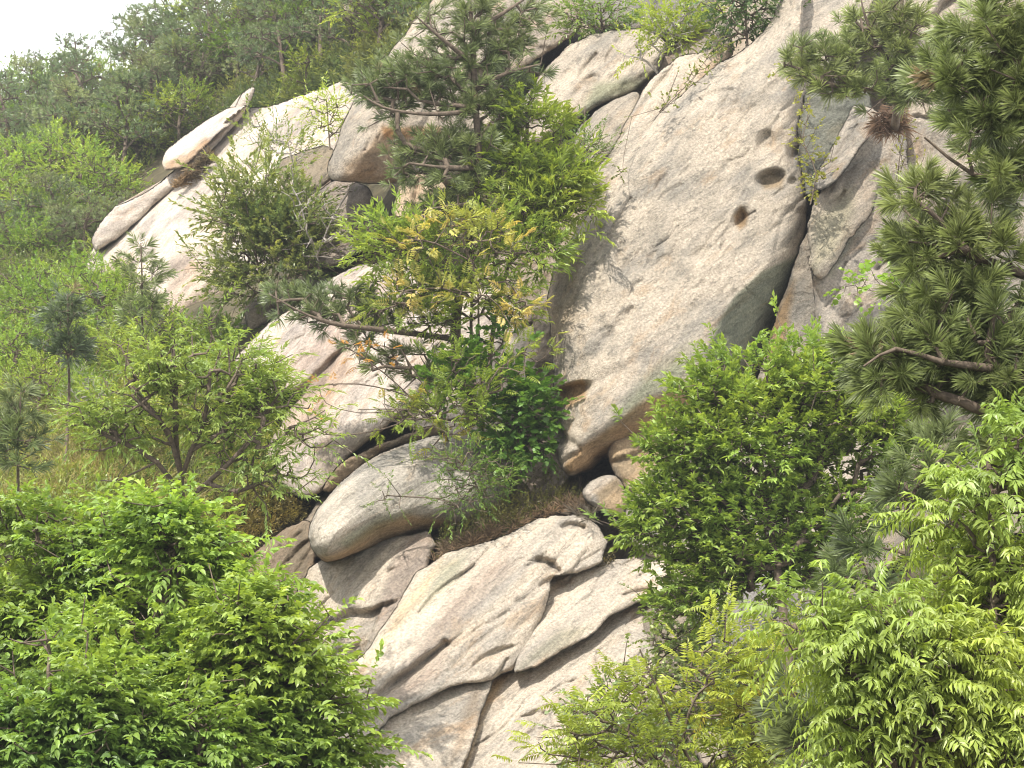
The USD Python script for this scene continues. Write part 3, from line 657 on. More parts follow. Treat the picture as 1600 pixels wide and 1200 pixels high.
rock("upper_boulder", "smooth grey boulder low against the great boulder's upper left edge",
     [(905, 195), (930, 170), (960, 155), (1000, 140), (995, 185), (965, 235), (930, 275), (900, 262), (890, 225)], [(990, 150, 28.6), (900, 220, 28.0), (940, 265, 27.4)], R=34, rec=.45, thick=1.4, seed=37, tone=(.9, .89, .86), grain=40)
rock("upper_boulder", "grey weathered boulder at the top edge right of the central pine",
     [(735, 60), (760, 20), (800, -20), (850, -40), (895, -10), (905, 30), (905, 52), (870, 75), (835, 95), (800, 118), (765, 110)], [(850, -10, 32.6), (760, 80, 31.4), (880, 50, 31.8)], R=36, rec=.5, thick=1.8, seed=38, tone=(.88, .84, .8), rough=(.14, .055), cracks=strokes(8, (760, 10, 890, 90), 40, 30, 2.5, .05, 20))
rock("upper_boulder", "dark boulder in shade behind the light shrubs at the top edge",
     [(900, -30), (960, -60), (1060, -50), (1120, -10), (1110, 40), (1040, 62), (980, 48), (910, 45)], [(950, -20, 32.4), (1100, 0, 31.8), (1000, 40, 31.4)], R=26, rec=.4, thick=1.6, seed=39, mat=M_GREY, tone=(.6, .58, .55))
rock("shaded_rock", "grey furrowed rock in shade under the round bush at the lower right",
     [(1060, 940), (1100, 900), (1200, 880), (1330, 880), (1360, 960), (1340, 1060), (1240, 1080), (1150, 1070), (1080, 1020)], [(1100, 920, 23.2), (1300, 900, 22.8), (1100, 1020, 21.9), (1300, 1040, 21.2)], R=30, rec=.4, thick=1.6, seed=52, mat=M_GREY, tone=(.95, .93, .95), grain=60,
     cracks=[([(1180, 1030), (1200, 985), (1225, 950)], 5, .15, .08), ([(1120, 1000), (1140, 960), (1160, 930)], 4, .1, .06), ([(1240, 1040), (1255, 1000), (1280, 960)], 4, .1, .06)] + strokes(10, (1080, 900, 1300, 1050), 60, 40, 2.5, .05, 21))
for i, (lab, ol, dd) in enumerate([
        ("pale stone peeking out of the yellow-green shrub at the bottom", [(930, 1190), (960, 1172), (1000, 1175), (1010, 1215), (940, 1225)], 17.6),
        ("rounded grey stone among the bottom shrubs below the creepers", [(1080, 1165), (1100, 1140), (1130, 1145), (1140, 1190), (1100, 1205)], 17.6),
        ("tiny pale outcrop among the trees at the top edge left of the pillar", [(528, 22), (538, 2), (556, -2), (560, 20), (545, 34)], 40.0)]):
    c = np.mean(ol, 0)
    rock("loose_stone", lab, ol, [(c[0], c[1] - 20, dd + .2), (c[0] - 30, c[1] + 15, dd - .1), (c[0] + 30, c[1] + 15, dd - .05)], R=14, rec=.3, thick=.8, seed=60 + i, jag=2, sp=2.6, cat="stone", tone=(.85, .82, .78))


# ------------------------------------------------------------------ the air
HAZE = 0.0005
haze_mat = usdkit.material(stage, "/World/Looks/haze", {"v": ("principled_volume", {"color": (0.90, 0.94, 1.0), "density": HAZE, "anisotropy": 0.2})}, [], volume="v.volume")
import trimesh
hb = trimesh.creation.box(extents=(500, 400, 60))
hb.apply_translation((0, 90, 60 / 2 - 32))
hz = put("/World", "haze", hb.vertices, hb.faces, haze_mat, kind="stuff")
tag(hz, "thin pale haze in the air over the hillside", "haze")
# ------------------------------------------------------------------ foliage
def leaf_template(lod):
    if lod == 0:   # folded pointed oval, tip bent down
        v = np.array([(0, 0, 0), (.28, .42, .10), (.28, -.42, .10), (.30, 0, 0), (.62, .40, .07), (.62, -.40, .07), (.65, 0, -.03), (1, 0, -.16)], float)
        f = np.array([(0, 3, 1), (0, 2, 3), (3, 4, 1), (3, 6, 4), (2, 5, 3), (3, 5, 6), (6, 7, 4), (5, 7, 6)])
    elif lod == 1:
        v = np.array([(0, 0, 0), (.42, .5, .10), (.42, -.5, .10), (.45, 0, 0), (1, 0, -.14)], float)
        f = np.array([(0, 3, 1), (0, 2, 3), (3, 4, 1), (2, 4, 3)])
    else:
        v = np.array([(0, 0, 0), (.45, .5, .06), (.45, -.5, .06), (1, 0, -.10)], float)
        f = np.array([(0, 2, 1), (2, 3, 1)])
    return v, f


ROUND = (np.array([(0, 0, 0), (.2, .5, .05), (.2, -.5, .05), (.65, .55, .04), (.65, -.55, .04), (1, 0, -.06)], float), np.array([(0, 2, 1), (1, 2, 3), (2, 4, 3), (3, 4, 5)]))


def leaves(pos, dirv, nor, length, width, tmpl):
    tv, tf = tmpl
    dirv = unit(dirv)
    side = unit(np.cross(nor, dirv))
    nor = np.cross(dirv, side)
    L, W = length[:, None, None], width[:, None, None]
    v = pos[:, None] + dirv[:, None] * (tv[None, :, :1] * L) + side[:, None] * (tv[None, :, 1:2] * W) + nor[:, None] * (tv[None, :, 2:3] * L)
    f = tf[None] + (np.arange(len(pos)) * len(tv))[:, None, None]
    return v.reshape(-1, 3), f.reshape(-1, 3)


def rand_unit(rng, shape):
    return unit(rng.normal(size=(*shape, 3)))


def spray_leafy(P, D, rng, tint, L=0.35, n=14, ll=0.08, lw=0.03, droop=0.25, open_=0.95, tmpl=None, flat=0.7, tip=1.0):
    """Leafy twigs: n leaves along each twig. Returns vertices, faces and tints grouped by twig."""
    S = len(P)
    t = (np.arange(n) + 0.6) / n
    Ls = L * rng.uniform(0.65, 1.25, S)
    ref = np.where(np.abs(D[:, 2:]) < 0.92, [[0, 0, 1.0]], [[1.0, 0, 0]])
    a = unit(np.cross(D, ref))
    b = np.cross(a, D)
    sgn = np.where(np.arange(n) % 2 == 0, 1, -1)[None] * np.ones((S, 1))
    phi = rng.normal(0, 0.75 * (1 - flat) + 0.25, (S, n))
    side = a[:, None] * (sgn * np.cos(phi))[..., None] + b[:, None] * np.sin(phi)[..., None]
    sag = np.array([0, 0, -1.0])
    pos = P[:, None] + D[:, None] * (t[None] * Ls[:, None])[..., None] + sag * (droop * (t[None] ** 2) * Ls[:, None] * 0.5)[..., None]
    ang = open_ * (1 - 0.65 * t[None]) + rng.normal(0, 0.18, (S, n))
    dirv = D[:, None] * np.cos(ang)[..., None] + side * np.sin(ang)[..., None] + sag * (droop * rng.uniform(0.3, 1.3, (S, n)))[..., None]
    nor = np.array([0, 0, 1.0]) + 0.55 * rng.normal(size=(S, n, 3)) + 0.35 * b[:, None]
    length = ll * rng.uniform(0.6, 1.2, (S, n)) * (1 - 0.35 * np.abs(t - 0.55))[None]
    width = lw * rng.uniform(0.75, 1.2, (S, n)) * length / ll
    tmpl = tmpl or leaf_template(1)
    v, f = leaves(pos.reshape(-1, 3), dirv.reshape(-1, 3), nor.reshape(-1, 3), length.ravel(), width.ravel(), tmpl)
    nv = len(tmpl[0])
    tt = tint[:, None] * (rng.uniform(0.72, 1.28, (S, n))[..., None]) * (1 + np.array([0.45, 0.22, 0.0]) * (tip * np.clip(t - 0.55, 0, 1))[None, :, None])
    return v, f, np.repeat(tt.reshape(-1, 3), nv, 0), n * nv, n * len(tmpl[1])


def spray_frond(P, D, rng, tint, L=0.38, pairs=7, ll=0.09, lw=0.026, droop=0.7, tmpl=None, ldroop=0.5):
    """Pinnate fronds: a sagging stalk with leaflets in pairs and one at the end."""
    S = len(P)
    n = pairs * 2 + 1
    k = np.arange(n)
    t = np.where(k < 2 * pairs, 0.25 + 0.72 * (k // 2 + 1) / pairs, 1.0)
    t = np.minimum(t, 1.0)
    sgn = np.where(k < 2 * pairs, np.where(k % 2 == 0, 1.0, -1.0), 0.0)
    Ls = L * rng.uniform(0.7, 1.2, S)
    dr = droop * rng.uniform(0.5, 1.4, S)
    a = unit(np.cross(D, [0, 0, 1.0]) + 1e-3)
    a = unit(a + 0.35 * rng.normal(size=(S, 3)))
    g = np.array([0, 0, -1.0])
    pos = P[:, None] + D[:, None] * (t[None] * Ls[:, None])[..., None] + g * (dr[:, None] * t[None] ** 2 * Ls[:, None] * 0.6)[..., None]
    tang = unit(D[:, None] + g * (dr[:, None] * t[None] * 1.2)[..., None])
    dirv = tang * np.where(sgn == 0, 1.0, 0.5)[None, :, None] + a[:, None] * sgn[None, :, None] * 0.9 + g * (ldroop * rng.uniform(0.4, 1.4, (S, n)))[..., None]
    up = unit(np.cross(a[:, None] + 0 * tang, tang))
    up = up * np.sign(up[..., 2:] + 1e-6)
    nor = up + 0.3 * rng.normal(size=(S, n, 3))
    prof = np.where(sgn == 0, 1.0, 0.6 + 0.5 * np.sin(np.pi * np.clip(t, 0, 1)) ** 0.7)
    length = ll * prof[None] * rng.uniform(0.8, 1.15, (S, n))
    width = lw * rng.uniform(0.8, 1.2, (S, n))
    tmpl = tmpl or leaf_template(1)
    v, f = leaves(pos.reshape(-1, 3), dirv.reshape(-1, 3), nor.reshape(-1, 3), length.ravel(), width.ravel(), tmpl)
    nv = len(tmpl[0])
    tt = tint[:, None] * rng.uniform(0.78, 1.22, (S, n))[..., None]
    return v, f, np.repeat(tt.reshape(-1, 3), nv, 0), n * nv, n * len(tmpl[1])


def spray_tuft(P, D, rng, tint, L=0.12, n=60, w=0.0032, axis=0.10, spread=1.15):
    """Pine shoots: needles standing round the end of a shoot, each a thin sliver."""
    S = len(P)
    u = rng.uniform(0, 1, (S, n))
    az = rng.uniform(0, 2 * np.pi, (S, n))
    ref = np.where(np.abs(D[:, 2:]) < 0.92, [[0, 0, 1.0]], [[1.0, 0, 0]])
    a = unit(np.cross(D, ref))
    b = np.cross(a, D)
    ang = spread * (1 - 0.72 * u) * rng.uniform(0.7, 1.15, (S, n))
    rad = a[:, None] * np.cos(az)[..., None] + b[:, None] * np.sin(az)[..., None]
    dirv = D[:, None] * np.cos(ang)[..., None] + rad * np.sin(ang)[..., None]
    pos = P[:, None] + D[:, None] * (axis * u)[..., None]
    LL = (L * rng.uniform(0.7, 1.15, (S, n)) * np.repeat(rng.uniform(0.62, 1.3, (S, 1)), n, 1))[..., None]
    sd = unit(np.cross(dirv, rng.normal(size=(S, n, 3))))
    droop = np.array([0, 0, -1.0]) * LL * 0.12
    v = np.stack([pos - sd * w, pos + sd * w, pos + dirv * LL * 0.6 + sd * w * 0.8, pos + dirv * LL + droop], 2).reshape(-1, 3)
    f = (np.array([(0, 1, 2), (0, 2, 3)])[None] + (np.arange(S * n) * 4)[:, None, None]).reshape(-1, 3)
    dead = rng.uniform(0, 1, (S, 1)) < 0.010
    tint = np.where(dead, np.array([0.15, 0.11, 0.055]), tint)
    tt = tint[:, None] * rng.uniform(0.6, 1.4, (S, n))[..., None]
    return v, f, np.repeat(tt.reshape(-1, 3), 4, 0), n * 4, n * 2


SPRAYS = {"leafy": spray_leafy, "frond": spray_frond, "tuft": spray_tuft}


def crown_points(blobs, rng, n, gap=0.42, freq=1.6, shell=0.5):
    """Points in ellipsoids (x, y, rx, ry in pixels, depth, depth radius in metres), thinned by a noise so that the crown has clumps and gaps; also each point's blob centre."""
    b = np.asarray([(*q, None)[:6] if len(q) < 6 else q for q in blobs], dtype=object)
    c = at(b[:, 0].astype(float), b[:, 1].astype(float), b[:, 4].astype(float))
    mpp = b[:, 4].astype(float) / FPX
    rx, ry = b[:, 2].astype(float) * mpp, b[:, 3].astype(float) * mpp
    rd = np.array([q if q is not None else 0.8 * min(x, y) + 0.2 * max(x, y) for q, x, y in zip(b[:, 5], rx, ry)], float)
    wgt = (rx * ry) ** 0.9
    k = rng.choice(len(b), int(n * 3), p=wgt / wgt.sum())
    q = rand_unit(rng, (len(k),)) * (rng.uniform(0, 1, len(k)) ** shell)[:, None]
    p = c[k] + q[:, :1] * rx[k, None] * RIGHT + q[:, 1:2] * rd[k, None] * FWD + q[:, 2:] * ry[k, None] * UP
    dens = meshkit.fbm(p * freq + 11.3, 2, 5)
    ok = dens > gap
    return p[ok][:n], c[k][ok][:n]


def skeleton(seeds, pts, rng, step):
    """Joins each point to the nearest branch already there. seeds: list of polylines. Returns nodes, parents, owner limb."""
    nodes, par, own = [], [], []
    for i, s in enumerate(seeds):
        s = np.asarray(s)
        start = -1
        if i and nodes:
            start = int(np.argmin(np.linalg.norm(np.array(nodes) - s[0], axis=1)))
        for q in s:
            nodes.append(q); par.append(start); own.append(i)
            start = len(nodes) - 1
    nodes = list(map(np.asarray, nodes))
    root = nodes[0]
    cap = len(nodes) + len(pts) * 6 + 10
    N = np.zeros((cap, 3)); N[:len(nodes)] = nodes
    path = np.zeros(cap)
    for i, q in enumerate(par):
        path[i] = 0 if q < 0 else path[q] + np.linalg.norm(N[i] - N[q])
    m = len(nodes)
    par = list(par); own = list(own)
    tips = np.zeros(len(pts), int)
    s0 = N[:m]
    dist0 = cKDTree(s0).query(pts)[0]
    for k in np.argsort(dist0):
        p = pts[k]
        d = np.linalg.norm(N[:m] - p, axis=1)
        # prefer to join lower on the tree than the point, as branches rise
        j = int(np.argmin(d * (1 + 0.5 * np.clip((N[:m, 2] - p[2]) / np.maximum(d, 1e-6), 0, 1)) + 0.12 * path[:m]))
        L = d[j]
        ns = max(1, min(5, int(L / step)))
        a = N[j]
        off = rng.normal(0, 0.06 * L, 3)
        last = j
        for q in range(1, ns + 1):
            t = q / ns
            N[m] = a + (p - a) * t + off * math.sin(math.pi * t) + np.array([0, 0, -0.12 * L * math.sin(math.pi * t)])
            par.append(last); own.append(own[j])
            path[m] = path[last] + L / ns
            last = m
            m += 1
        tips[k] = last
    return N[:m], np.array(par), np.array(own), tips


def tree(name, label, category, blobs, kind="leafy", n=300, trunk=None, limbs=(), col=(0.09, 0.15, 0.025), seed=1, spray=None, parts=0, part_name="leafy_twig", group=None,
         rtrunk=0.06, rtip=0.004, bark=None, gap=0.42, freq=1.6, up=0.35, out=0.6, mat=None, hue=0.25, step=0.25, fol_name="foliage", extra=None, root=True, shell=0.5, jit=0.35, dshift=0.0, blur=0.08, flatd=1.0):
    rng = np.random.default_rng(seed)
    blobs = [(*q[:4], q[4] + dshift, *q[5:]) for q in blobs]
    trunk = None if trunk is None else [(x, y, z + dshift) for x, y, z in trunk]
    limbs = [[(x, y, z + dshift) for x, y, z in L] for L in limbs]
    pts, cen = crown_points(blobs, rng, n, gap, freq, shell)
    pts = pts + rng.normal(0, 1, pts.shape) * (blur * rng.uniform(0, 1, (len(pts), 1)) ** 2 * 2.2)
    bl = np.asarray([q[:5] for q in blobs], float)
    if trunk is None:
        c = at(bl[:, 0].mean(), bl[:, 1].mean(), bl[:, 4].mean())
        gz = ground_z(c[0], c[1])
        base = np.array([c[0] + rng.normal(0, .1), c[1], min(gz, c[2] - 0.5) - 0.05])
        tr = spline(np.array([base, base * 0.55 + c * 0.45 + np.array([rng.normal(0, .12), 0, 0]), c + (c - base) * 0.1]), step)
    else:
        tp = np.asarray(trunk, float)
        w = at(tp[:, 0], tp[:, 1], tp[:, 2])
        if root:
            gz = ground_z(w[0, 0], w[0, 1])
            if gz < w[0, 2] - 0.1:
                w = np.vstack([[w[0, 0], w[0, 1], gz - 0.05], w])
        tr = spline(w, step)
    seeds = [tr]
    for L in limbs:
        lp = np.asarray(L, float)
        seeds.append(spline(at(lp[:, 0], lp[:, 1], lp[:, 2]), step))
    N, par, own, tips = skeleton(seeds, pts, rng, step)
    m = len(N)
    cnt = np.zeros(m)
    cnt[tips] += 1
    for i in range(m - 1, 0, -1):
        if par[i] >= 0 and par[i] < i:
            cnt[par[i]] += cnt[i]
    r = rtip * np.maximum(cnt, 1) ** 0.42
    r = np.minimum(r, rtrunk * 0.42)
    nt = len(tr)
    taper = rtrunk * (1 - 0.75 * np.linspace(0, 1, nt))
    r[:nt] = np.maximum(np.minimum(r[:nt], rtrunk), taper * 0.9)
    at_ = nt
    for s in seeds[1:]:
        r[at_:at_ + len(s)] = np.maximum(r[at_:at_ + len(s)], rtrunk * 0.42 * (1 - 0.8 * np.linspace(0, 1, len(s))))
        at_ += len(s)
    X = thing(name, label, category, group)
    X_path = str(X.GetPath())
    bark = bark or M_BARK
    e = np.nonzero(par >= 0)[0]
    # limbs: subtrees that leave the trunk
    limb = np.full(m, -1)
    limb[:nt] = 0
    nxt = 1
    for i in range(nt, m):
        q = par[i]
        if q < nt or (q < 0):
            limb[i] = nxt
            nxt += 1
        else:
            limb[i] = limb[q]
    # seed limbs keep one id each
    sizes = np.bincount(limb[e], weights=r[e] ** 0.5 + 0.02, minlength=nxt)
    order = [k for k in np.argsort(-sizes) if k > 0][:12]
    sides = 6 if rtrunk > 0.03 else 5
    te = e[limb[e] == 0]
    if len(te):
        put(X_path, "trunk", *tubes(N[par[te]], N[te], r[par[te]], r[te], 8), bark, smooth=True)
    for k in order:
        ke = e[(limb[e] == k)]
        if len(ke) < 3:
            continue
        put(X_path, "branch", *tubes(N[par[ke]], N[ke], np.minimum(r[par[ke]], r[ke] * 1.6), r[ke], 5), bark, smooth=True)
    rest = e[~np.isin(limb[e], order + [0])]
    if len(rest):
        put(X_path, "twigs", *tubes(N[par[rest]], N[rest], np.minimum(r[par[rest]], r[rest] * 1.6), r[rest], 4), bark, kind="stuff")
    # foliage
    P = N[tips]
    back = N[np.maximum(par[tips], 0)]
    D = unit(unit(P - back) * 0.7 + unit(pts - cen) * out + np.array([0, 0, up]) + rng.normal(0, jit, (len(P), 3)))
    D = unit(D * np.array([1, 1, flatd]))
    tint = np.asarray(col, float) * np.ones((len(P), 1))
    clump = meshkit.fbm(P * 1.3 + seed, 3, seed)[:, None] - 0.5
    tint = tint * (1 + 1.3 * hue * clump * np.array([1.9, 1.15, 0.5])) * rng.uniform(0.85, 1.15, (len(P), 1))
    if extra is not None:
        tint = extra(P, tint, rng)
    v, f, tt, nv, nf = SPRAYS[kind](P, D, rng, tint, **(spray or {}))
    mat = mat or (M_NEEDLE if kind == "tuft" else M_LEAF)
    S = len(P)
    v = v.reshape(S, nv, 3); tt = tt.reshape(S, nv, 3)
    f0 = f[:nf]
    near = np.argsort(((P - EYE) @ FWD) + rng.normal(0, 0.15, S))
    k = min(parts, S)
    for i in near[:k]:
        put(X_path, part_name, v[i], f0, mat, tint=tt[i])
    restS = near[k:]
    if len(restS):
        fr = (f0[None] + (np.arange(len(restS)) * nv)[:, None, None]).reshape(-1, 3)
        put(X_path, fol_name, v[restS].reshape(-1, 3), fr, mat, tint=tt[restS].reshape(-1, 3), kind="stuff")
    return X, P


def B(d, *items):
    return [(*q, d) if len(q) == 4 else q for q in items]


LIME = (0.24, 0.31, 0.062)
BRIGHT = (0.195, 0.285, 0.058)
FRESH = (0.14, 0.21, 0.05)
OLIVE = (0.12, 0.15, 0.05)
PINE = (0.115, 0.142, 0.045)
PINE2 = (0.125, 0.150, 0.042)
YELLOW = (0.42, 0.27, 0.045)

# ---- foreground pine at right
d = 11.0
tree("pine_tree", "large dark green pine reaching in from the right edge before the cliff wall", "pine tree",
     B(d, (1560, 60, 60, 60), (1590, 130, 50, 80), (1540, 190, 60, 50), (1470, 225, 45, 35), (1530, 270, 75, 32), (1440, 315, 42, 42), (1500, 375, 60, 50), (1565, 420, 60, 50), (1440, 400, 40, 28), (1475, 480, 75, 55), (1390, 560, 60, 42),
       (1555, 510, 70, 60), (1480, 560, 90, 50), (1560, 600, 70, 45), (1440, 600, 60, 36), (1600, 300, 40, 60), (1480, 120, 50, 32), (1600, 680, 50, 40), (1590, 20, 50, 50), (1620, 520, 40, 120), (1740, 20, 110, 60), (1800, 200, 90, 60), (1810, 420, 90, 60), (1690, -110, 90, 60)),
     "tuft", n=820, trunk=[(1760, 1500, d + .4), (1740, 900, d + .3), (1720, 300, d + .2), (1700, -120, d)],
     limbs=[[(1738, 650, d + .3), (1600, 597, d), (1560, 577, d - .1), (1475, 566, d - .2), (1400, 545, d - .2), (1350, 572, d - .2)], [(1738, 690, d + .3), (1560, 650, d), (1500, 626, d - .1), (1415, 602, d)],
            [(1733, 480, d + .3), (1610, 432, d), (1560, 415, d), (1510, 392, d - .1), (1470, 345, d - .1), (1430, 312, d - .1)], [(1735, 440, d + .3), (1600, 470, d), (1572, 510, d - .1), (1545, 552, d - .1)],
            [(1725, 320, d + .2), (1600, 283, d), (1520, 272, d), (1445, 215, d)], [(1715, 150, d + .2), (1600, 120, d), (1540, 60, d), (1560, 10, d)], [(1720, 260, d + .2), (1590, 205, d), (1530, 160, d)], [(1725, 300, d + .2), (1780, 220, d), (1840, 190, d)], [(1733, 500, d + .3), (1790, 430, d), (1850, 400, d)], [(1708, 60, d + .1), (1760, 20, d), (1810, 10, d)]],
     col=PINE2, blur=0.05, seed=101, spray=dict(L=0.12, n=110, w=0.0014, axis=0.10, spread=1.25), parts=220, part_name="needle_tuft", rtrunk=0.075, rtip=0.005, up=0.55, gap=0.40, freq=3.0, fol_name="needles")
tree("pine_branch_tree", "pine rooted in the rock crevice with a long level branch across the cliff", "pine tree",
     B(23.6, (1245, 95, 32, 30), (1290, 105, 42, 34), (1340, 112, 45, 30), (1395, 120, 45, 28), (1450, 115, 50, 30), (1350, 30, 34, 45), (1410, 35, 38, 55), (1385, 80, 50, 30), (1500, 130, 40, 34), (1330, 145, 60, 14), (1425, 150, 40, 16)),
     "tuft", n=420, trunk=[(1398, 200, 25.2), (1402, 160, 24.2), (1400, 100, 23.8), (1408, 20, 23.6), (1412, -30, 23.6)],
     limbs=[[(1402, 140, 24.0), (1370, 139, 23.7), (1320, 137, 23.6), (1280, 125, 23.5), (1250, 108, 23.5), (1225, 100, 23.5)], [(1402, 135, 23.9), (1460, 136, 23.6), (1520, 130, 23.5), (1560, 122, 23.5)],
            [(1400, 110, 23.8), (1370, 70, 23.6), (1350, 20, 23.5), (1345, -10, 23.5)], [(1340, 138, 23.6), (1335, 100, 23.6)], [(1300, 132, 23.6), (1290, 95, 23.6)], [(1450, 136, 23.6), (1455, 95, 23.6)]],
     col=PINE2, seed=102, spray=dict(L=0.16, n=48, w=0.0032, axis=0.10), parts=120, part_name="needle_tuft", rtrunk=0.07, rtip=0.006, up=0.9, gap=0.36, freq=3.0, fol_name="needles", root=False)
tree("young_pine", "young pine with long soft needles between the round bush and the sumac", "pine tree",
     B(13.5, (1470, 715, 45, 55), (1425, 775, 42, 42), (1350, 855, 50, 36), (1310, 890, 30, 28), (1410, 850, 45, 45), (1560, 690, 40, 36), (1470, 800, 40, 50), (1350, 920, 50, 40)), "tuft", n=95, col=(0.095, 0.12, 0.040), seed=103,
     spray=dict(L=0.14, n=80, w=0.0020, axis=0.10, spread=1.2), parts=70, part_name="needle_tuft", rtrunk=0.05, up=0.6, gap=0.3, fol_name="needles")
tree("young_pine", "bushy pine shoot among the yellow-green fronds at the bottom", "pine tree", B(11.5, (1268, 1110, 45, 55), (1300, 1160, 40, 50), (1240, 1165, 30, 30)), "tuft", n=52, col=(0.09, 0.115, 0.042), seed=104,
     spray=dict(L=0.13, n=95, w=0.0016, axis=0.12, spread=1.2), parts=52, part_name="needle_tuft", rtrunk=0.03, up=0.7, gap=0.2)

# ---- central pine
d = 23.0
tree("pine_tree", "tall central pine with a bent trunk and a long low branch to the left", "pine tree",
     B(d, (650, 125, 70, 36), (700, 150, 55, 26), (690, 45, 55, 38), (742, 25, 50, 40), (785, 65, 45, 34), (735, 95, 55, 30), (805, 108, 48, 26), (742, 165, 42, 26), (680, 232, 62, 26), (745, 235, 48, 34), (718, 285, 62, 24), (690, 325, 50, 16), (775, 165, 25, 36), (620, 170, 40, 14),
       (585, 150, 30, 22), (440, 470, 34, 26), (490, 478, 46, 30), (540, 478, 46, 32), (592, 492, 36, 22), (565, 530, 32, 18), (640, 548, 36, 14), (600, 565, 28, 12), (650, 500, 40, 24), (820, 20, 40, 26), (650, 590, 40, 18), (640, 270, 40, 16), (600, 130, 32, 24)),
     "tuft", n=1250, trunk=[(742, 700, 24.3), (735, 640, 24.2), (716, 560, 23.6), (712, 500, 23.3), (724, 430, 23.2), (742, 340, 23.1), (748, 250, 23.0), (742, 150, 23.0), (738, 60, 23.0), (732, -30, 23.0)],
     limbs=[[(713, 530, 23.4), (640, 520, 22.9), (580, 513, 22.7), (520, 505, 22.6), (470, 487, 22.5), (425, 462, 22.5)], [(745, 172, 23.0), (700, 177, 22.7), (650, 177, 22.5), (600, 168, 22.5), (568, 150, 22.5)], [(738, 50, 23), (790, 18, 22.8), (840, -15, 22.8)],
            [(740, 100, 23), (690, 60, 22.8), (650, 25, 22.7)], [(742, 140, 23), (790, 115, 22.8), (845, 100, 22.8)], [(748, 262, 23), (700, 262, 22.8), (640, 255, 22.7)], [(746, 318, 23.1), (700, 322, 22.8), (655, 330, 22.7)], [(716, 565, 23.5), (660, 575, 23), (600, 572, 22.9)]],
     col=PINE, root=False, dshift=2, seed=105, spray=dict(L=0.135, n=44, w=0.0030, axis=0.10), parts=200, part_name="needle_tuft", rtrunk=0.10, rtip=0.005, up=0.75, gap=0.38, freq=2.6, fol_name="needles", step=0.2)

# ---- round bush at centre right
d = 20.0
tree("round_bush", "large round bright green bush in front of the buttress rock", "bush",
     B(d, (1180, 585, 85, 45), (1270, 590, 95, 55), (1345, 650, 75, 50), (1110, 640, 70, 50), (1075, 700, 70, 45), (1200, 690, 120, 75), (1320, 740, 95, 60), (1398, 690, 38, 34), (1070, 790, 80, 50), (1015, 825, 42, 32), (1180, 820, 110, 65), (1290, 830, 80, 45), (1110, 890, 80, 45), (1075, 940, 55, 30), (1200, 890, 70, 35)),
     "leafy", n=3200, limbs=[], col=BRIGHT, seed=106, spray=dict(L=0.22, n=16, ll=0.098, lw=0.044, droop=0.10, open_=1.35, tmpl=leaf_template(1)), parts=200, rtrunk=0.09, gap=0.38, freq=1.9, up=0.6, hue=0.4, shell=0.38)

# ---- bottom left broadleaf trees
sp = dict(L=0.26, n=16, ll=0.078, lw=0.041, droop=0.35, open_=1.3, tmpl=leaf_template(0), flat=0.75, tip=0.6)
tree("broadleaf_tree", "leafy green tree at the left edge, upper one of the lower left thicket", "tree", B(14.5, (50, 830, 70, 45), (140, 825, 50, 36), (200, 825, 45, 36), (60, 870, 90, 60), (170, 870, 80, 60), (30, 950, 90, 70), (130, 950, 100, 65), (220, 920, 60, 50), (60, 1000, 90, 50)), "leafy", n=1350, limbs=[[(120, 1050, 14.5), (155, 930, 14.4), (158, 830, 14.4)]], col=BRIGHT, seed=107, spray=sp, parts=110, rtrunk=0.05, gap=0.45, freq=2.0, up=0.15, hue=.45, blur=0.10, flatd=0.6, shell=0.66)
tree("broadleaf_tree", "leafy green tree with a slim dark stem in the middle of the lower left thicket", "tree", B(13.6, (270, 850, 60, 40), (290, 910, 70, 50), (250, 980, 90, 50), (180, 1010, 80, 50), (330, 990, 70, 50), (240, 1060, 110, 60), (330, 1080, 80, 60), (335, 950, 36, 34), (310, 880, 22, 22), (230, 820, 40, 24)), "leafy", n=1550, trunk=[(220, 1190, 13.7), (222, 1120, 13.6), (226, 1050, 13.5), (260, 940, 13.5), (272, 860, 13.5)], limbs=[[(222, 1165, 13.7), (265, 1110, 13.5), (300, 1070, 13.5), (322, 1010, 13.5)]], col=BRIGHT, seed=108, spray=sp, parts=120, rtrunk=0.026, gap=0.45, freq=2.0, up=0.15, hue=.45, blur=0.10, flatd=0.6, shell=0.66)
tree("broadleaf_tree", "leafy green tree at the right end of the lower left thicket beside the pale slab", "tree", B(13.0, (390, 955, 40, 26), (370, 1060, 60, 50), (410, 1000, 60, 42), (440, 1000, 28, 28), (440, 1060, 70, 50), (490, 1090, 38, 30), (490, 1155, 52, 36), (430, 1140, 85, 55), (535, 1180, 26, 12), (480, 1050, 22, 14), (380, 1180, 80, 40), (500, 1210, 80, 40)), "leafy", n=1350, trunk=[(455, 1290, 13.3), (460, 1180, 13.1), (480, 1100, 13), (470, 1020, 13)], limbs=[[(458, 1210, 13.1), (490, 1140, 13), (500, 1070, 13)]], col=BRIGHT, seed=109, spray=sp, parts=120, rtrunk=0.026, gap=0.45, freq=2.0, up=0.15, hue=.45, blur=0.10, flatd=0.6, shell=0.66)
tree("broadleaf_tree", "leafy green tree in the bottom left corner, nearest of the thicket", "tree", B(12.3, (40, 1040, 80, 50), (130, 1080, 90, 50), (60, 1130, 110, 60), (180, 1150, 100, 60), (300, 1170, 100, 50), (60, 1210, 120, 40), (220, 1210, 120, 40)), "leafy", n=1550, limbs=[[(70, 1240, 12.4), (80, 1130, 12.3), (75, 1050, 12.3)]], col=BRIGHT, seed=110, spray=sp, parts=140, rtrunk=0.04, gap=0.45, freq=2.0, up=0.15, hue=.45, blur=0.10, flatd=0.6, shell=0.66)

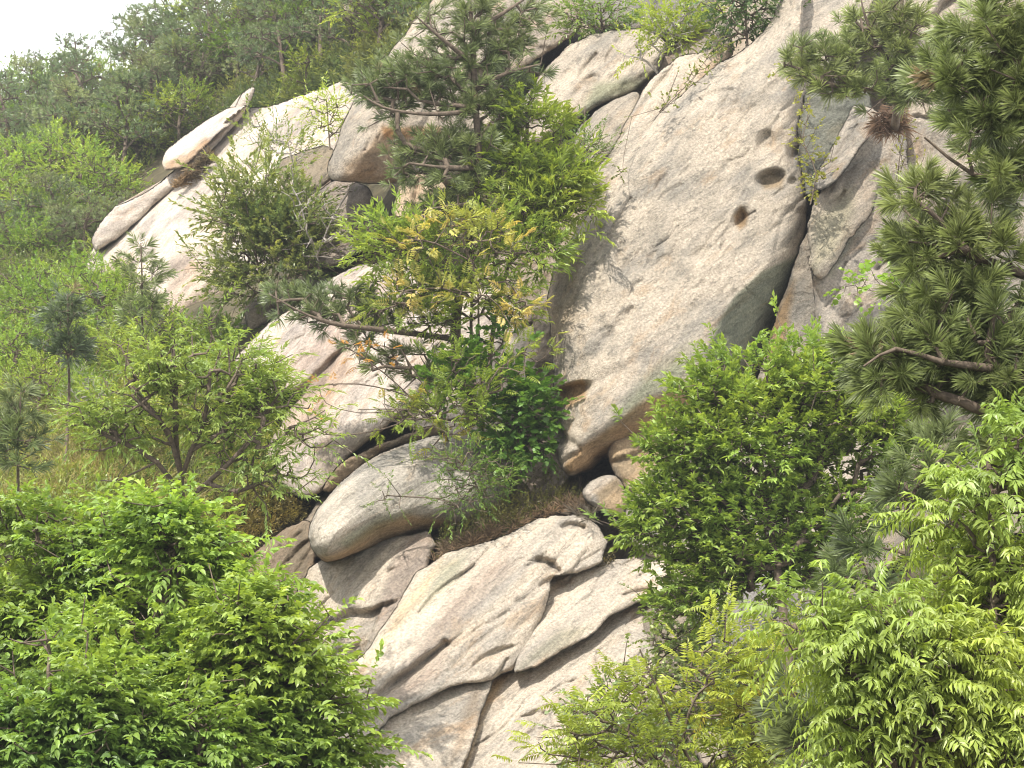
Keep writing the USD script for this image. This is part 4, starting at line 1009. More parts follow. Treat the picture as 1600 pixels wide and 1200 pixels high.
# ---- left middle tree with open branching
d = 19.5
tree("open_tree", "airy light green tree with a forking brown trunk at left of centre", "tree",
     B(d, (200, 570, 90, 45), (280, 555, 90, 42), (360, 580, 80, 45), (160, 620, 60, 38), (250, 620, 80, 36), (340, 640, 75, 40), (415, 625, 45, 40), (400, 700, 65, 40), (460, 705, 65, 36), (430, 755, 50, 30), (180, 670, 55, 30), (115, 590, 42, 30), (505, 690, 36, 26), (300, 530, 60, 20), (390, 660, 50, 30)),
     "leafy", n=900, trunk=[(286, 830, 19.9), (284, 790, 19.8), (283, 745, 19.7), (276, 700, 19.6), (274, 650, 19.5), (274, 590, 19.5), (270, 545, 19.5)],
     limbs=[[(284, 748, 19.7), (262, 672, 19.4), (236, 645, 19.3), (205, 618, 19.3)], [(285, 746, 19.7), (297, 708, 19.5), (315, 668, 19.4), (324, 628, 19.4), (328, 580, 19.4)], [(283, 788, 19.8), (312, 764, 19.6), (346, 735, 19.4), (376, 705, 19.3), (410, 668, 19.3)], [(281, 770, 19.7), (245, 722, 19.5), (200, 695, 19.4), (170, 682, 19.4)],
            [(330, 757, 19.5), (370, 768, 19.4), (420, 748, 19.4)], [(297, 705, 19.5), (340, 680, 19.4), (356, 670, 19.4)], [(268, 690, 19.5), (245, 650, 19.4), (200, 600, 19.4)]],
     col=(0.17, 0.235, 0.06), seed=111, spray=dict(L=0.30, n=15, ll=0.095, lw=0.026, droop=0.30, open_=0.9, tmpl=leaf_template(1)), parts=120, rtrunk=0.062, rtip=0.005, gap=0.46, freq=1.8, up=0.15, hue=.3, bark=M_BARK, blur=0.12, flatd=0.7, shell=0.65)

# ---- sumac fronds, bottom right
sp = dict(L=0.27, pairs=7, ll=0.072, lw=0.019, droop=0.7, ldroop=0.6, tmpl=leaf_template(1))
tree("sumac_tree", "lime green sumac with drooping fronds at the right edge, upper one", "sumac", B(9.6, (1515, 690, 26, 26), (1530, 740, 34, 40), (1590, 690, 30, 30), (1580, 760, 45, 55), (1500, 820, 50, 38), (1570, 840, 70, 60), (1600, 910, 60, 70), (1500, 890, 70, 40), (1550, 960, 80, 50)), "frond", n=620, limbs=[[(1620, 1050, 9.7), (1580, 960, 9.6), (1545, 930, 9.6)]], col=LIME, seed=112, spray=sp, parts=160, part_name="frond", rtrunk=0.04, gap=0.45, freq=2.2, up=0.45, hue=.35, rtip=.003, blur=0.05, shell=0.62)
tree("sumac_tree", "lime green sumac with drooping fronds filling the bottom right corner", "sumac", B(9.2, (1400, 900, 60, 32), (1440, 960, 80, 45), (1360, 960, 60, 40), (1290, 990, 50, 34), (1245, 985, 26, 26), (1340, 1020, 60, 40), (1430, 1040, 90, 50), (1520, 1030, 80, 50), (1380, 1100, 70, 50), (1480, 1110, 90, 55), (1580, 1090, 70, 70), (1350, 1170, 60, 45), (1460, 1190, 110, 45), (1580, 1190, 70, 50)), "frond", n=1000, col=LIME, seed=113, spray=sp, parts=220, part_name="frond", rtrunk=0.04, gap=0.45, freq=2.2, up=0.45, hue=.35, rtip=.003, blur=0.05, shell=0.62)


# ---- yellow-green frond tree, bottom middle
def flush(amount, colour):
    def fn(P, tint, rng):
        w = np.clip((meshkit.fbm(P * 2.2, 2, 77) - 0.5) * 5 + amount, 0, 1)[:, None] * rng.uniform(0.4, 1, (len(P), 1))
        return tint * (1 - w) + np.asarray(colour) * w
    return fn


sp = dict(L=0.24, pairs=7, ll=0.062, lw=0.017, droop=0.35, ldroop=0.2, tmpl=leaf_template(1))
tree("frond_tree", "yellow-green tree with feathery fronds and a dark leaning stem at bottom centre", "tree", B(13.0, (945, 1120, 50, 32), (890, 1165, 48, 26), (1000, 1080, 48, 28), (1090, 1060, 60, 26), (1130, 1020, 38, 18), (1190, 1060, 50, 34), (1100, 1115, 70, 36), (1190, 1130, 55, 45), (1030, 1165, 60, 30), (960, 1180, 60, 24), (1140, 1180, 60, 34), (1200, 1190, 40, 30), (1220, 1010, 26, 24)), "frond", n=520,
     trunk=[(1105, 1290, 13.3), (1080, 1195, 13.2), (1052, 1138, 13.1), (1032, 1085, 13), (1012, 1045, 13), (1000, 1015, 13)], limbs=[[(1066, 1165, 13.1), (1076, 1115, 13), (1090, 1085, 13)], [(1098, 1240, 13.2), (1030, 1190, 13), (1000, 1155, 13), (960, 1130, 13)], [(1110, 1230, 13.2), (1200, 1130, 13), (1170, 1100, 13), (1140, 1090, 13)]],
     col=(0.25, 0.295, 0.045), seed=114, spray=sp, parts=150, part_name="frond", rtrunk=0.022, gap=0.40, freq=2.2, up=0.3, hue=.35, rtip=.003, extra=flush(-0.75, (0.40, 0.20, 0.03)))

# ---- central leafy trees
sp = dict(L=0.30, n=13, ll=0.15, lw=0.036, droop=0.22, open_=0.85, tmpl=leaf_template(1))
tree("central_tree", "tall light green leafy tree at the left edge of the great boulder", "tree", B(22.6, (818, 170, 22, 30), (835, 205, 44, 32), (775, 265, 36, 26), (850, 215, 42, 30), (800, 255, 55, 34), (865, 275, 55, 36), (895, 325, 42, 30), (830, 325, 65, 38), (890, 240, 30, 34), (860, 370, 40, 32), (780, 300, 40, 26), (910, 300, 30, 22)), "leafy", n=780, trunk=[(768, 690, 24.2), (764, 600, 23.6), (770, 520, 23.2), (790, 430, 22.9), (815, 340, 22.7), (824, 250, 22.6), (822, 170, 22.6)], limbs=[[(795, 415, 22.9), (850, 350, 22.7), (880, 290, 22.6)]], col=(0.21, 0.275, 0.05), root=False, dshift=2.6, seed=115, spray=sp, parts=130, rtrunk=0.05, rtip=.004, gap=0.40, freq=2.2, up=0.6, hue=.3)
tree("central_tree", "leafy tree with yellow flushed upper leaves in front of the streaked slab", "tree", B(22.4, (590, 385, 40, 30), (640, 385, 45, 34), (705, 385, 55, 36), (770, 400, 60, 40), (840, 400, 34, 40), (650, 440, 60, 30), (730, 460, 60, 32), (800, 465, 45, 36), (600, 350, 40, 22), (610, 480, 40, 20), (690, 500, 40, 22), (780, 350, 50, 26)), "leafy", n=720, trunk=[(745, 690, 24.2), (742, 620, 23.5), (738, 560, 22.9), (736, 500, 22.6), (738, 440, 22.5), (728, 385, 22.4)], limbs=[[(738, 470, 22.6), (700, 430, 22.4), (660, 410, 22.3), (620, 390, 22.3)], [(737, 450, 22.6), (770, 420, 22.4), (810, 395, 22.3)], [(738, 500, 22.7), (690, 470, 22.5), (640, 460, 22.4)]],
     col=(0.19, 0.26, 0.055), root=False, dshift=2.4, seed=116, spray=dict(L=0.28, n=12, ll=0.13, lw=0.034, droop=0.2, open_=0.9, tmpl=leaf_template(1)), parts=130, rtrunk=0.045, rtip=.004, gap=0.43, freq=2.2, up=0.45, hue=.3)
sp = dict(L=0.22, pairs=6, ll=0.075, lw=0.022, droop=0.15, ldroop=0.1, tmpl=leaf_template(1))
tree("yellow_sumac", "small sumac with golden yellow young fronds amid the central trees", "sumac", B(21.9, (690, 355, 45, 14), (760, 365, 40, 16), (640, 372, 26, 14), (665, 382, 20, 10), (735, 345, 50, 12), (800, 390, 20, 10), (755, 462, 50, 12), (820, 470, 22, 14), (700, 455, 26, 10), (640, 450, 26, 14), (625, 468, 26, 12), (590, 490, 18, 14), (805, 490, 20, 12)), "frond", n=270, trunk=[(756, 690, 24.0), (752, 600, 23.0), (748, 520, 22.3), (745, 440, 22.0), (722, 372, 21.9)], limbs=[[(747, 470, 22.1), (690, 450, 22), (630, 455, 21.9)], [(746, 450, 22.1), (790, 440, 22), (815, 470, 21.9)], [(740, 410, 22), (680, 380, 21.9), (650, 375, 21.9)]],
     col=(0.25, 0.285, 0.06), root=False, dshift=2.4, seed=117, spray=sp, parts=120, part_name="frond", rtrunk=0.03, rtip=.004, gap=0.3, freq=2.2, up=0.5, hue=.5, extra=flush(0.35, (0.60, 0.45, 0.16)))
tree("lower_shrub", "yellow-green shrub of feathery leaves behind the fish-shaped boulder", "shrub", B(22.6, (640, 650, 55, 26), (690, 640, 60, 30), (740, 600, 50, 30), (790, 560, 45, 22), (830, 545, 30, 16), (730, 570, 40, 22), (700, 690, 50, 18), (760, 640, 40, 24), (610, 660, 30, 18)), "frond", n=300, trunk=[(760, 760, 24.4), (758, 690, 23.6), (742, 630, 23)], limbs=[[(752, 660, 23.3), (690, 655, 22.7), (630, 655, 22.5)]], col=(0.169, 0.227, 0.031), root=False, dshift=1.6, seed=118, spray=dict(L=0.22, pairs=6, ll=0.07, lw=0.02, droop=0.2, ldroop=0.15, tmpl=leaf_template(1)), parts=100, part_name="frond", rtrunk=0.04, gap=0.40, freq=2.2, up=0.35, hue=.5, extra=flush(-0.4, (0.33, 0.25, 0.05)))
tree("lower_shrub", "deep green broad-leaved shrub in the shade left of the great boulder's chin", "shrub", B(23.4, (810, 600, 45, 40), (835, 640, 30, 40), (800, 660, 45, 30), (790, 700, 30, 26), (740, 575, 36, 30), (700, 600, 36, 22), (840, 690, 22, 26), (845, 560, 20, 30), (780, 540, 30, 30)), "leafy", n=420, root=False, trunk=[(800, 740, 25.0), (805, 690, 24.2), (815, 640, 23.6)], col=(0.084, 0.168, 0.031), dshift=1.2, seed=119, spray=dict(L=0.26, n=10, ll=0.095, lw=0.06, droop=0.3, open_=1.0, tmpl=ROUND), parts=70, rtrunk=0.03, gap=0.42, freq=2.2, up=0.4, hue=.3)
tree("lower_shrub", "green fine-leaved shrub hanging over the right end of the fish-shaped boulder", "shrub", B(22.9, (735, 735, 45, 32), (700, 720, 26, 18), (760, 760, 40, 26), (730, 775, 40, 20), (700, 790, 22, 18), (600, 775, 14, 12), (612, 800, 18, 8), (780, 730, 30, 24)), "leafy", n=260, root=False, trunk=[(770, 790, 24.6), (755, 765, 23.6), (735, 735, 23)], col=(0.112, 0.189, 0.035), dshift=0.6, seed=120, spray=dict(L=0.22, n=14, ll=0.055, lw=0.018, droop=0.2, open_=1.0, tmpl=leaf_template(1)), parts=60, rtrunk=0.02, gap=0.4, freq=2.2, up=0.3, hue=.35)
# bare reaching stems of the sumac before the pale slab
tree("bare_sumac", "leggy sumac with bare curving stems and a few orange tip leaves over the pale slab", "sumac", B(22.2, (498, 602, 8, 6), (545, 545, 14, 8), (485, 645, 8, 6), (520, 600, 6, 5), (560, 560, 10, 8), (600, 540, 12, 8)), "frond", n=26, trunk=[(700, 690, 23.4), (680, 655, 22.8), (640, 640, 22.4), (560, 640, 22.2)],
     limbs=[[(690, 665, 23), (640, 620, 22.5), (560, 600, 22.3), (500, 602, 22.2)], [(690, 670, 23), (620, 600, 22.4), (570, 560, 22.2), (545, 545, 22.2)], [(660, 645, 22.7), (600, 670, 22.4), (530, 680, 22.3), (490, 672, 22.2), (480, 645, 22.2)], [(690, 662, 23), (660, 600, 22.5), (625, 545, 22.3)], [(640, 640, 22.5), (560, 645, 22.3), (510, 630, 22.2), (498, 604, 22.2)], [(690, 600, 23), (620, 580, 22.5), (560, 572, 22.3)]],
     col=(0.45, 0.22, 0.04), root=False, dshift=1.6, seed=121, spray=dict(L=0.14, pairs=5, ll=0.06, lw=0.014, droop=0.1, ldroop=0.1, tmpl=leaf_template(1)), parts=26, part_name="frond", rtrunk=0.02, gap=0.0, up=0.5, rtip=.005)

# ---- shrubs on the dome and upper rocks
sp = dict(L=0.40, n=26, ll=0.10, lw=0.034, droop=0.1, open_=0.8, tmpl=leaf_template(2), flat=0.4)
tree("grey_shrub", "grey-green bushy shrub growing out beside the white dome", "shrub", B(30.5, (400, 290, 50, 40), (375, 350, 50, 32), (350, 335, 40, 20), (420, 350, 50, 40), (360, 395, 45, 32), (430, 400, 50, 40), (400, 440, 60, 36), (335, 420, 26, 22), (470, 345, 45, 36), (370, 265, 20, 26), (470, 400, 40, 40)), "leafy", n=1100, col=(0.165, 0.205, 0.075), seed=122, spray=sp, parts=0, root=False, trunk=[(440, 520, 31.5), (420, 470, 30.9), (400, 400, 30.5), (395, 320, 30.5)], limbs=[[(415, 460, 30.8), (450, 400, 30.5), (480, 350, 30.4)], [(405, 420, 30.6), (370, 380, 30.4), (350, 340, 30.4)]], blur=0.18, flatd=0.8, rtrunk=0.04, gap=0.47, freq=1.4, up=0.4, hue=.5, bark=M_BARK)
tree("small_shrub", "light green shrub at the top of the white dome beside the leaning pillar", "shrub", B(33.0, (505, 170, 32, 26), (530, 180, 20, 30), (515, 200, 34, 14), (490, 155, 14, 14)), "leafy", n=110, col=LIME, seed=123, spray=dict(L=0.3, n=12, ll=0.08, lw=0.03, droop=0.1, open_=0.9, tmpl=leaf_template(2)), rtrunk=0.03, gap=0.38, up=0.5)
tree("small_shrub", "flat-topped yellow-green shrub with a pale thin stem left of the pillar's foot", "shrub", B(31.5, (420, 215, 30, 12), (450, 225, 36, 16), (475, 235, 20, 14), (410, 235, 28, 12), (400, 195, 18, 10)), "leafy", n=110, trunk=[(460, 290, 32.3), (458, 255, 31.6), (450, 225, 31.5)], col=(0.163, 0.215, 0.046), root=False, seed=124, spray=dict(L=0.3, n=12, ll=0.075, lw=0.026, droop=0.1, open_=1.0, tmpl=leaf_template(2)), rtrunk=0.025, gap=0.35, up=0.2, bark=M_GREYBARK)
tree("bare_shrub", "nearly leafless grey twiggy shrub in front of the grey rock hump", "shrub", B(30.0, (480, 330, 40, 30), (530, 330, 40, 30), (500, 380, 50, 30), (460, 300, 25, 18), (540, 380, 40, 24), (545, 300, 24, 16)), "leafy", n=120, trunk=[(500, 450, 30.8), (495, 400, 30.2), (478, 360, 30)], limbs=[[(495, 400, 30.2), (520, 340, 30), (545, 300, 30)], [(480, 365, 30), (470, 320, 30), (455, 290, 30)]], col=(0.154, 0.203, 0.063), root=False, seed=125, spray=dict(L=0.22, n=5, ll=0.06, lw=0.022, droop=0.1, tmpl=leaf_template(2)), rtrunk=0.035, rtip=.006, gap=0.3, up=0.4, bark=M_GREYBARK)
sp = dict(L=0.30, n=12, ll=0.095, lw=0.034, droop=0.2, open_=0.95, tmpl=leaf_template(2))
tree("small_shrub", "light green shrub overhanging the right end of the pitted boulder", "shrub", B(28.8, (985, 80, 34, 18), (1010, 55, 34, 20), (970, 92, 20, 12), (1045, 50, 34, 24), (1040, 25, 44, 24), (1075, 45, 24, 22), (1080, 10, 40, 24)), "leafy", n=230, trunk=[(1040, 130, 29.0), (1020, 105, 28.9), (1000, 90, 28.8), (975, 88, 28.8)], limbs=[[(1020, 105, 28.9), (1045, 60, 28.8), (1070, 20, 28.8)]], col=LIME, root=False, seed=126, spray=sp, rtrunk=0.03, gap=0.4, up=0.4, hue=.4, bark=M_GREYBARK)
tree("small_shrub", "light green shrub rooted on the ledge at the top edge above the pitted boulder", "shrub", B(31.0, (905, 25, 34, 26), (940, 15, 40, 30), (975, 30, 40, 14), (890, 45, 22, 10), (930, 45, 50, 8)), "leafy", n=190, trunk=[(942, 60, 31.5), (940, 35, 31.1), (938, 5, 31)], col=FRESH, root=False, seed=127, spray=sp, rtrunk=0.03, gap=0.4, up=0.4, hue=.4)
tree("dark_bush", "dark hanging bush at the top edge in the gap above the great boulder", "shrub", B(27.8, (1150, 10, 50, 40), (1190, 15, 30, 34), (1165, 50, 34, 22), (1125, 60, 12, 20), (1180, -20, 60, 30)), "leafy", n=260, col=(0.066, 0.114, 0.036), seed=128, spray=sp, rtrunk=0.04, gap=0.4, up=-0.3, hue=.35)
tree("side_shrub", "small grey-green shrub tucked against the great boulder's upper left edge", "shrub", B(26.6, (905, 235, 34, 26), (925, 215, 22, 20), (890, 215, 24, 24), (935, 250, 14, 18)), "leafy", n=130, col=(0.112, 0.168, 0.056), seed=129, spray=dict(L=0.24, n=12, ll=0.05, lw=0.022, droop=0.1, tmpl=leaf_template(2)), rtrunk=0.03, gap=0.4)
tree("leaf_sprig", "sprig of pale heart-shaped leaves reaching left over the tongue-shaped slab", "plant", B(23.5, (1390, 440, 30, 18), (1360, 440, 30, 12), (1340, 450, 22, 14), (1420, 470, 30, 22), (1400, 410, 20, 26), (1460, 450, 40, 14), (1440, 480, 40, 16)), "leafy", n=70, trunk=[(1480, 500, 25.2), (1440, 470, 24), (1400, 462, 23.6), (1340, 450, 23.5)], col=(0.144, 0.24, 0.036), root=False, seed=130, spray=dict(L=0.25, n=7, ll=0.075, lw=0.06, droop=0.4, open_=1.1, tmpl=ROUND), parts=40, rtrunk=0.012, rtip=.004, gap=0.2, up=0.1)
sp = dict(L=0.14, n=9, ll=0.042, lw=0.032, droop=0.4, open_=1.2, tmpl=ROUND)
tree("climbing_vine", "yellowish vine hanging down the deep crevice right of the great boulder", "vine", [(1252, 130, 12, 26, 25.5, .1), (1252, 165, 9, 18, 25.4, .1), (1262, 205, 16, 18, 25.3, .1), (1258, 235, 14, 20, 25.2, .1), (1272, 265, 16, 16, 25.2, .1), (1275, 290, 14, 16, 25.1, .1), (1250, 100, 10, 20, 25.6, .1), (1300, 75, 26, 10, 26.0, .1)], "leafy", n=120, trunk=[(1266, 320, 25.1), (1275, 270, 25.1), (1254, 215, 25.2), (1266, 165, 25.3), (1250, 90, 25.6)], col=(0.18, 0.192, 0.042), seed=131, spray=sp, parts=40, rtrunk=0.010, rtip=.004, gap=0.25, freq=5, root=False)
tree("climbing_vine", "thin line of yellow-green creeper down the joint left of the cliff wall", "vine", [(1414, 190, 6, 24, 25.6, .06), (1406, 240, 7, 24, 25.5, .06), (1404, 270, 7, 16, 25.4, .06), (1440, 270, 8, 14, 25.4, .06), (1430, 300, 14, 10, 25.3, .06), (1418, 160, 5, 14, 25.6, .06)], "leafy", n=60, trunk=[(1405, 310, 25.5), (1404, 260, 25.6), (1414, 200, 25.7), (1418, 150, 25.9)], col=(0.18, 0.198, 0.036), seed=132, spray=dict(L=0.10, n=8, ll=0.032, lw=0.024, droop=0.3, tmpl=ROUND), rtrunk=0.01, gap=0.1, freq=5, root=False)
tree("climbing_vine", "line of creeper filling the seam between the flat slab and the great boulder", "vine", [(1105, 92, 9, 12, 26.9, .06), (1085, 118, 9, 12, 26.7, .06), (1065, 142, 9, 10, 26.5, .06), (1045, 160, 9, 9, 26.3, .06), (1120, 70, 10, 14, 27.0, .06), (1033, 172, 6, 6, 26.2, .06), (970, 270, 10, 8, 25.5, .05)], "leafy", n=80, trunk=[(1030, 175, 26.4), (1080, 125, 26.9), (1125, 60, 27.4)], col=(0.12, 0.15, 0.035), seed=133, spray=dict(L=0.10, n=8, ll=0.035, lw=0.026, droop=0.2, tmpl=ROUND), rtrunk=0.01, gap=0.1, freq=5, root=False)
# creeper mat over the lowest slab
tree("creeper", "mat of small pale-leaved creeper spilling over the lower right slab", "creeper", [(1060, 1000, 45, 34, 20.9, .25), (1010, 1050, 40, 30, 20.6, .25), (960, 1080, 40, 26, 20.5, .25), (905, 1110, 34, 24, 20.5, .25), (950, 1130, 60, 30, 20.0, .3), (1040, 1090, 60, 40, 20.0, .3), (1090, 1010, 40, 40, 20.6, .25), (1040, 950, 30, 30, 21.6, .25), (900, 1160, 40, 30, 20.0, .25), (1000, 1150, 80, 40, 19.4, .3), (1120, 1060, 60, 40, 19.8, .3)], "leafy", n=1000, col=(0.158, 0.217, 0.098), seed=134, spray=dict(L=0.16, n=12, ll=0.045, lw=0.032, droop=0.5, open_=1.2, tmpl=ROUND), parts=80, rtrunk=0.02, gap=0.38, freq=3, up=0.3, hue=.5)

# ---- saplings of pine at the left
for lab, bl, tr_, n_, L_, c_ in [
        ("lone pine sapling standing before the white dome", B(28.5, (222, 385, 10, 12), (215, 405, 20, 10), (205, 425, 16, 12), (238, 428, 16, 10), (218, 448, 22, 12), (200, 468, 18, 10), (232, 472, 22, 12), (188, 480, 12, 12), (215, 490, 26, 12)), [(226, 560, 29.2), (222, 500, 28.8), (222, 440, 28.5), (220, 380, 28.5)], 70, .15, PINE),
        ("slim dark pine sapling between bright bushes left of the dome", B(24.5, (105, 470, 30, 20), (100, 500, 24, 14), (120, 500, 22, 12), (105, 520, 22, 14), (110, 545, 28, 18), (95, 560, 18, 14)), [(108, 620, 25.2), (107, 560, 24.7), (106, 460, 24.5)], 80, .14, (.05, .07, .03)),
        ("small pine at the left edge standing in yellow grass", B(21.5, (32, 645, 34, 26), (20, 690, 26, 20), (58, 692, 22, 16), (30, 720, 30, 18), (35, 615, 14, 18), (10, 660, 20, 30)), [(28, 770, 22), (28, 700, 21.6), (33, 610, 21.5)], 80, .15, PINE)]:
    tree("pine_sapling", lab, "pine tree", bl, "tuft", n=n_, trunk=tr_, col=c_, seed=140 + n_, spray=dict(L=L_, n=40, w=0.0034, axis=.10), parts=30, part_name="needle_tuft", rtrunk=0.03, up=0.7, gap=0.2)
# ------------------------------------------------------------------ wooded hillside: model trees, then their copies
def model(name, blobs_m, kind, n, trunk_m, limbs_m, col, seed, spray, **kw):
    """A tree built standing at the world origin of its own class prim."""
    global EYE
    rng = np.random.default_rng(seed)
    b = np.asarray(blobs_m, float)
    w = (b[:, 3] * b[:, 4] * b[:, 5]) ** 0.6
    k = rng.choice(len(b), n, p=w / w.sum())
    q = rand_unit(rng, (n,)) * (rng.uniform(0, 1, n) ** 0.42)[:, None]
    P0 = b[k, :3] + q * b[k, 3:6]
    seeds = [spline(np.array(trunk_m, float), 0.35)] + [spline(np.array(l, float), 0.35) for l in limbs_m]
    N, par, own, tips = skeleton(seeds, P0, rng, 0.4)
    m = len(N)
    cnt = np.zeros(m); cnt[tips] += 1
    for i in range(m - 1, 0, -1):
        if 0 <= par[i] < i:
            cnt[par[i]] += cnt[i]
    r = kw.get("rtip", 0.008) * np.maximum(cnt, 1) ** 0.42
    nt = len(seeds[0])
    r[:nt] = np.maximum(r[:nt], kw.get("rtrunk", 0.09) * (1 - 0.7 * np.linspace(0, 1, nt)))
    cls = stage.CreateClassPrim("/World/_models_" + name) if False else stage.CreateClassPrim("/" + name)
    cp = str(cls.GetPath())
    e = np.nonzero(par >= 0)[0]
    tr, br = e[e < nt], e[e >= nt]
    put(cp, "trunk", *tubes(N[par[tr]], N[tr], r[par[tr]], r[tr], 7), kw.get("bark", M_BARK), smooth=True)
    put(cp, "branches", *tubes(N[par[br]], N[br], np.minimum(r[par[br]], r[br] * 1.6), r[br], 4), kw.get("bark", M_BARK), kind="stuff")
    P = N[tips]
    D = unit(unit(P - N[par[tips]]) * 0.6 + unit(P0 - b[k, :3]) * 0.6 + np.array([0, 0, kw.get("up", 0.5)]) + rng.normal(0, .35, (n, 3)))
    tint = np.asarray(col, float) * (1 + 0.5 * (meshkit.fbm(P * 1.1, 2, seed)[:, None] - .5) * np.array([1.9, 1.15, .5])) * rng.uniform(.8, 1.2, (n, 1))
    v, f, tt, nv, nf = SPRAYS[kind](P, D, rng, tint, **spray)
    put(cp, "crown", v, f, M_NEEDLE if kind == "tuft" else M_LEAF, tint=tt, kind="stuff")
    return cp


def pine_model(name, seed, col, H=4.5, lean=0.5, n=330):
    r = np.random.default_rng(seed)
    tr = [(0, 0, -0.3), (0.25 * lean, 0.05, H * .3), (lean * .35, 0.1, H * .6), (lean, 0, H)]
    bl, li = [], []
    for i in range(10):
        z = H * (0.42 + 0.56 * i / 9)
        a = i * 2.4 + r.uniform(-.5, .5)
        R = (1.75 - 1.0 * (i / 9) ** 1.5) * r.uniform(.6, 1.25) * H / 4.5
        x, y = lean * (z / H) + math.cos(a) * R * .75, math.sin(a) * R * .75
        bl.append((x, y, z + .15, .42 * R + .25, .42 * R + .25, .22 + .08 * R))
        li.append([(lean * (z / H) * .9, 0, z - .45), (x * .5, y * .5, z - .12), (x, y, z)])
    bl.append((lean, 0, H + .05, .45, .45, .35))
    return model(name, bl, "tuft", n, tr, li, col, seed, dict(L=.17, n=26, w=.0085, axis=.14, spread=1.2), up=.8, rtrunk=.085)


def dome_model(name, seed, col, H=2.6, n=260, ll=.09, lw=.042, W=1.4, sprk=None, bark=None):
    r = np.random.default_rng(seed)
    bl = [(0, 0, H * .62, W * .7, W * .7, H * .36)]
    for i in range(8):
        a = i * 2.4
        R = W * r.uniform(.4, .75)
        bl.append((math.cos(a) * R, math.sin(a) * R, H * r.uniform(.38, .85), W * r.uniform(.3, .45), W * r.uniform(.3, .45), H * r.uniform(.13, .22)))
    return model(name, bl, "leafy", n, [(0, 0, -.3), (.05, 0, H * .4), (0, .05, H * .75)], [], col, seed, sprk or dict(L=.36, n=20, ll=ll, lw=lw, droop=.2, open_=1.0, tmpl=leaf_template(2)), up=.4, rtrunk=.06, rtip=.006, bark=bark or M_BARK)


MODELS = {
    "pa": pine_model("model_pine_a", 201, (0.125, 0.16, 0.06), 4.6, .5, 420), "pb": pine_model("model_pine_b", 202, (0.14, 0.17, 0.065), 3.8, -.7, 380), "pc": pine_model("model_pine_c", 203, (0.11, 0.145, 0.058), 5.2, 1.2, 420),
    "ba": dome_model("model_bush_a", 211, BRIGHT, 2.6), "bb": dome_model("model_bush_b", 212, (0.21, 0.28, 0.055), 2.2), "bc": dome_model("model_bush_c", 213, OLIVE, 2.0, ll=.06, lw=.03, n=300),
    "bd": dome_model("model_bush_d", 214, (0.19, 0.245, 0.05), 1.5, W=.9, n=150), "be": dome_model("model_bush_e", 215, (0.14, 0.23, 0.042), 2.4, n=300), "tl": dome_model("model_tree_l", 216, (0.13, 0.215, 0.045), 4.2, W=1.6, n=420, bark=M_GREYBARK)}
CAT = {"p": ("hillside_pine", "pine tree"), "b": ("hillside_bush", "bush"), "t": ("hillside_tree", "tree")}


def plant(key, px, py, d, hpx, label, group, rot, tilt=0.0):
    """A copy of a model with its foot at pixel (px, py) and depth d (None: on the hillside), hpx pixels tall."""
    if d is None:
        d = float(hill_d(px, py))
    H = {"pa": 4.9, "pb": 4.1, "pc": 5.5, "ba": 2.6, "bb": 2.2, "bc": 2.0, "bd": 1.5, "be": 2.4, "tl": 4.2}[key]
    w = at(px, py, d)
    gz = ground_z(w[0], w[1])
    if gz == gz and gz < w[2] - .3:
        w[2] = gz
    s = hpx * d / FPX / H
    nm, cat = CAT[key[0]]
    x = thing(nm, label, cat, group)
    xf = UsdGeom.Xformable(x)
    xf.AddTranslateOp().Set(Gf.Vec3d(*map(float, w)))
    xf.AddRotateXYZOp().Set(Gf.Vec3f(0, tilt, rot))
    xf.AddScaleOp().Set(Gf.Vec3f(s, s, s))
    x.GetReferences().AddInternalReference(MODELS[key])
    x.SetInstanceable(True)


G1, G2, G3, G4 = "pines in the wood at upper left", "bushes in the wood at upper left", "bushes on the slope left of the dome", "pines on the slope left of the dome"
rw = np.random.default_rng(5)


def spread(items, what):
    """Says of each plant in a list where it stands among its like: by landmark first, then by its order there."""
    def zone(x, y):
        if what[2] == "wood":
            c = "at the left edge" if x < 80 else "over the dome rib" if x < 200 else "over the tilted slab" if x < 320 else "over the dome's middle" if x < 430 else "over the dome's top" if x < 530 else "beside the leaning pillar"
            return c, ("near the skyline" if y < skyline(x) + 70 else "near the rocks" if y > skyline(x) + 130 else "midway up")
        c = "at the left edge" if x < 50 else "off the left edge" if x < 110 else "close to the dome"
        return c, ("level with the rib" if y < 410 else "level with its foot" if y < 520 else "above the grass")
    zs = [zone(q[1], q[2]) for q in items]
    out = []
    for i, q in enumerate(items):
        same = sorted([k for k in range(len(items)) if zs[k] == zs[i]], key=lambda k: items[k][1])
        n = same.index(i)
        word = "" if len(same) == 1 else ("left one of two " if n == 0 else "right one of two ") if len(same) == 2 else ["leftmost ", "second from left ", "third from left ", "fourth from left ", "fifth from left ", "sixth from left "][n]
        out.append(f"{word}{what[0][q[0]]} {zs[i][0]}, {zs[i][1]}")
    return out


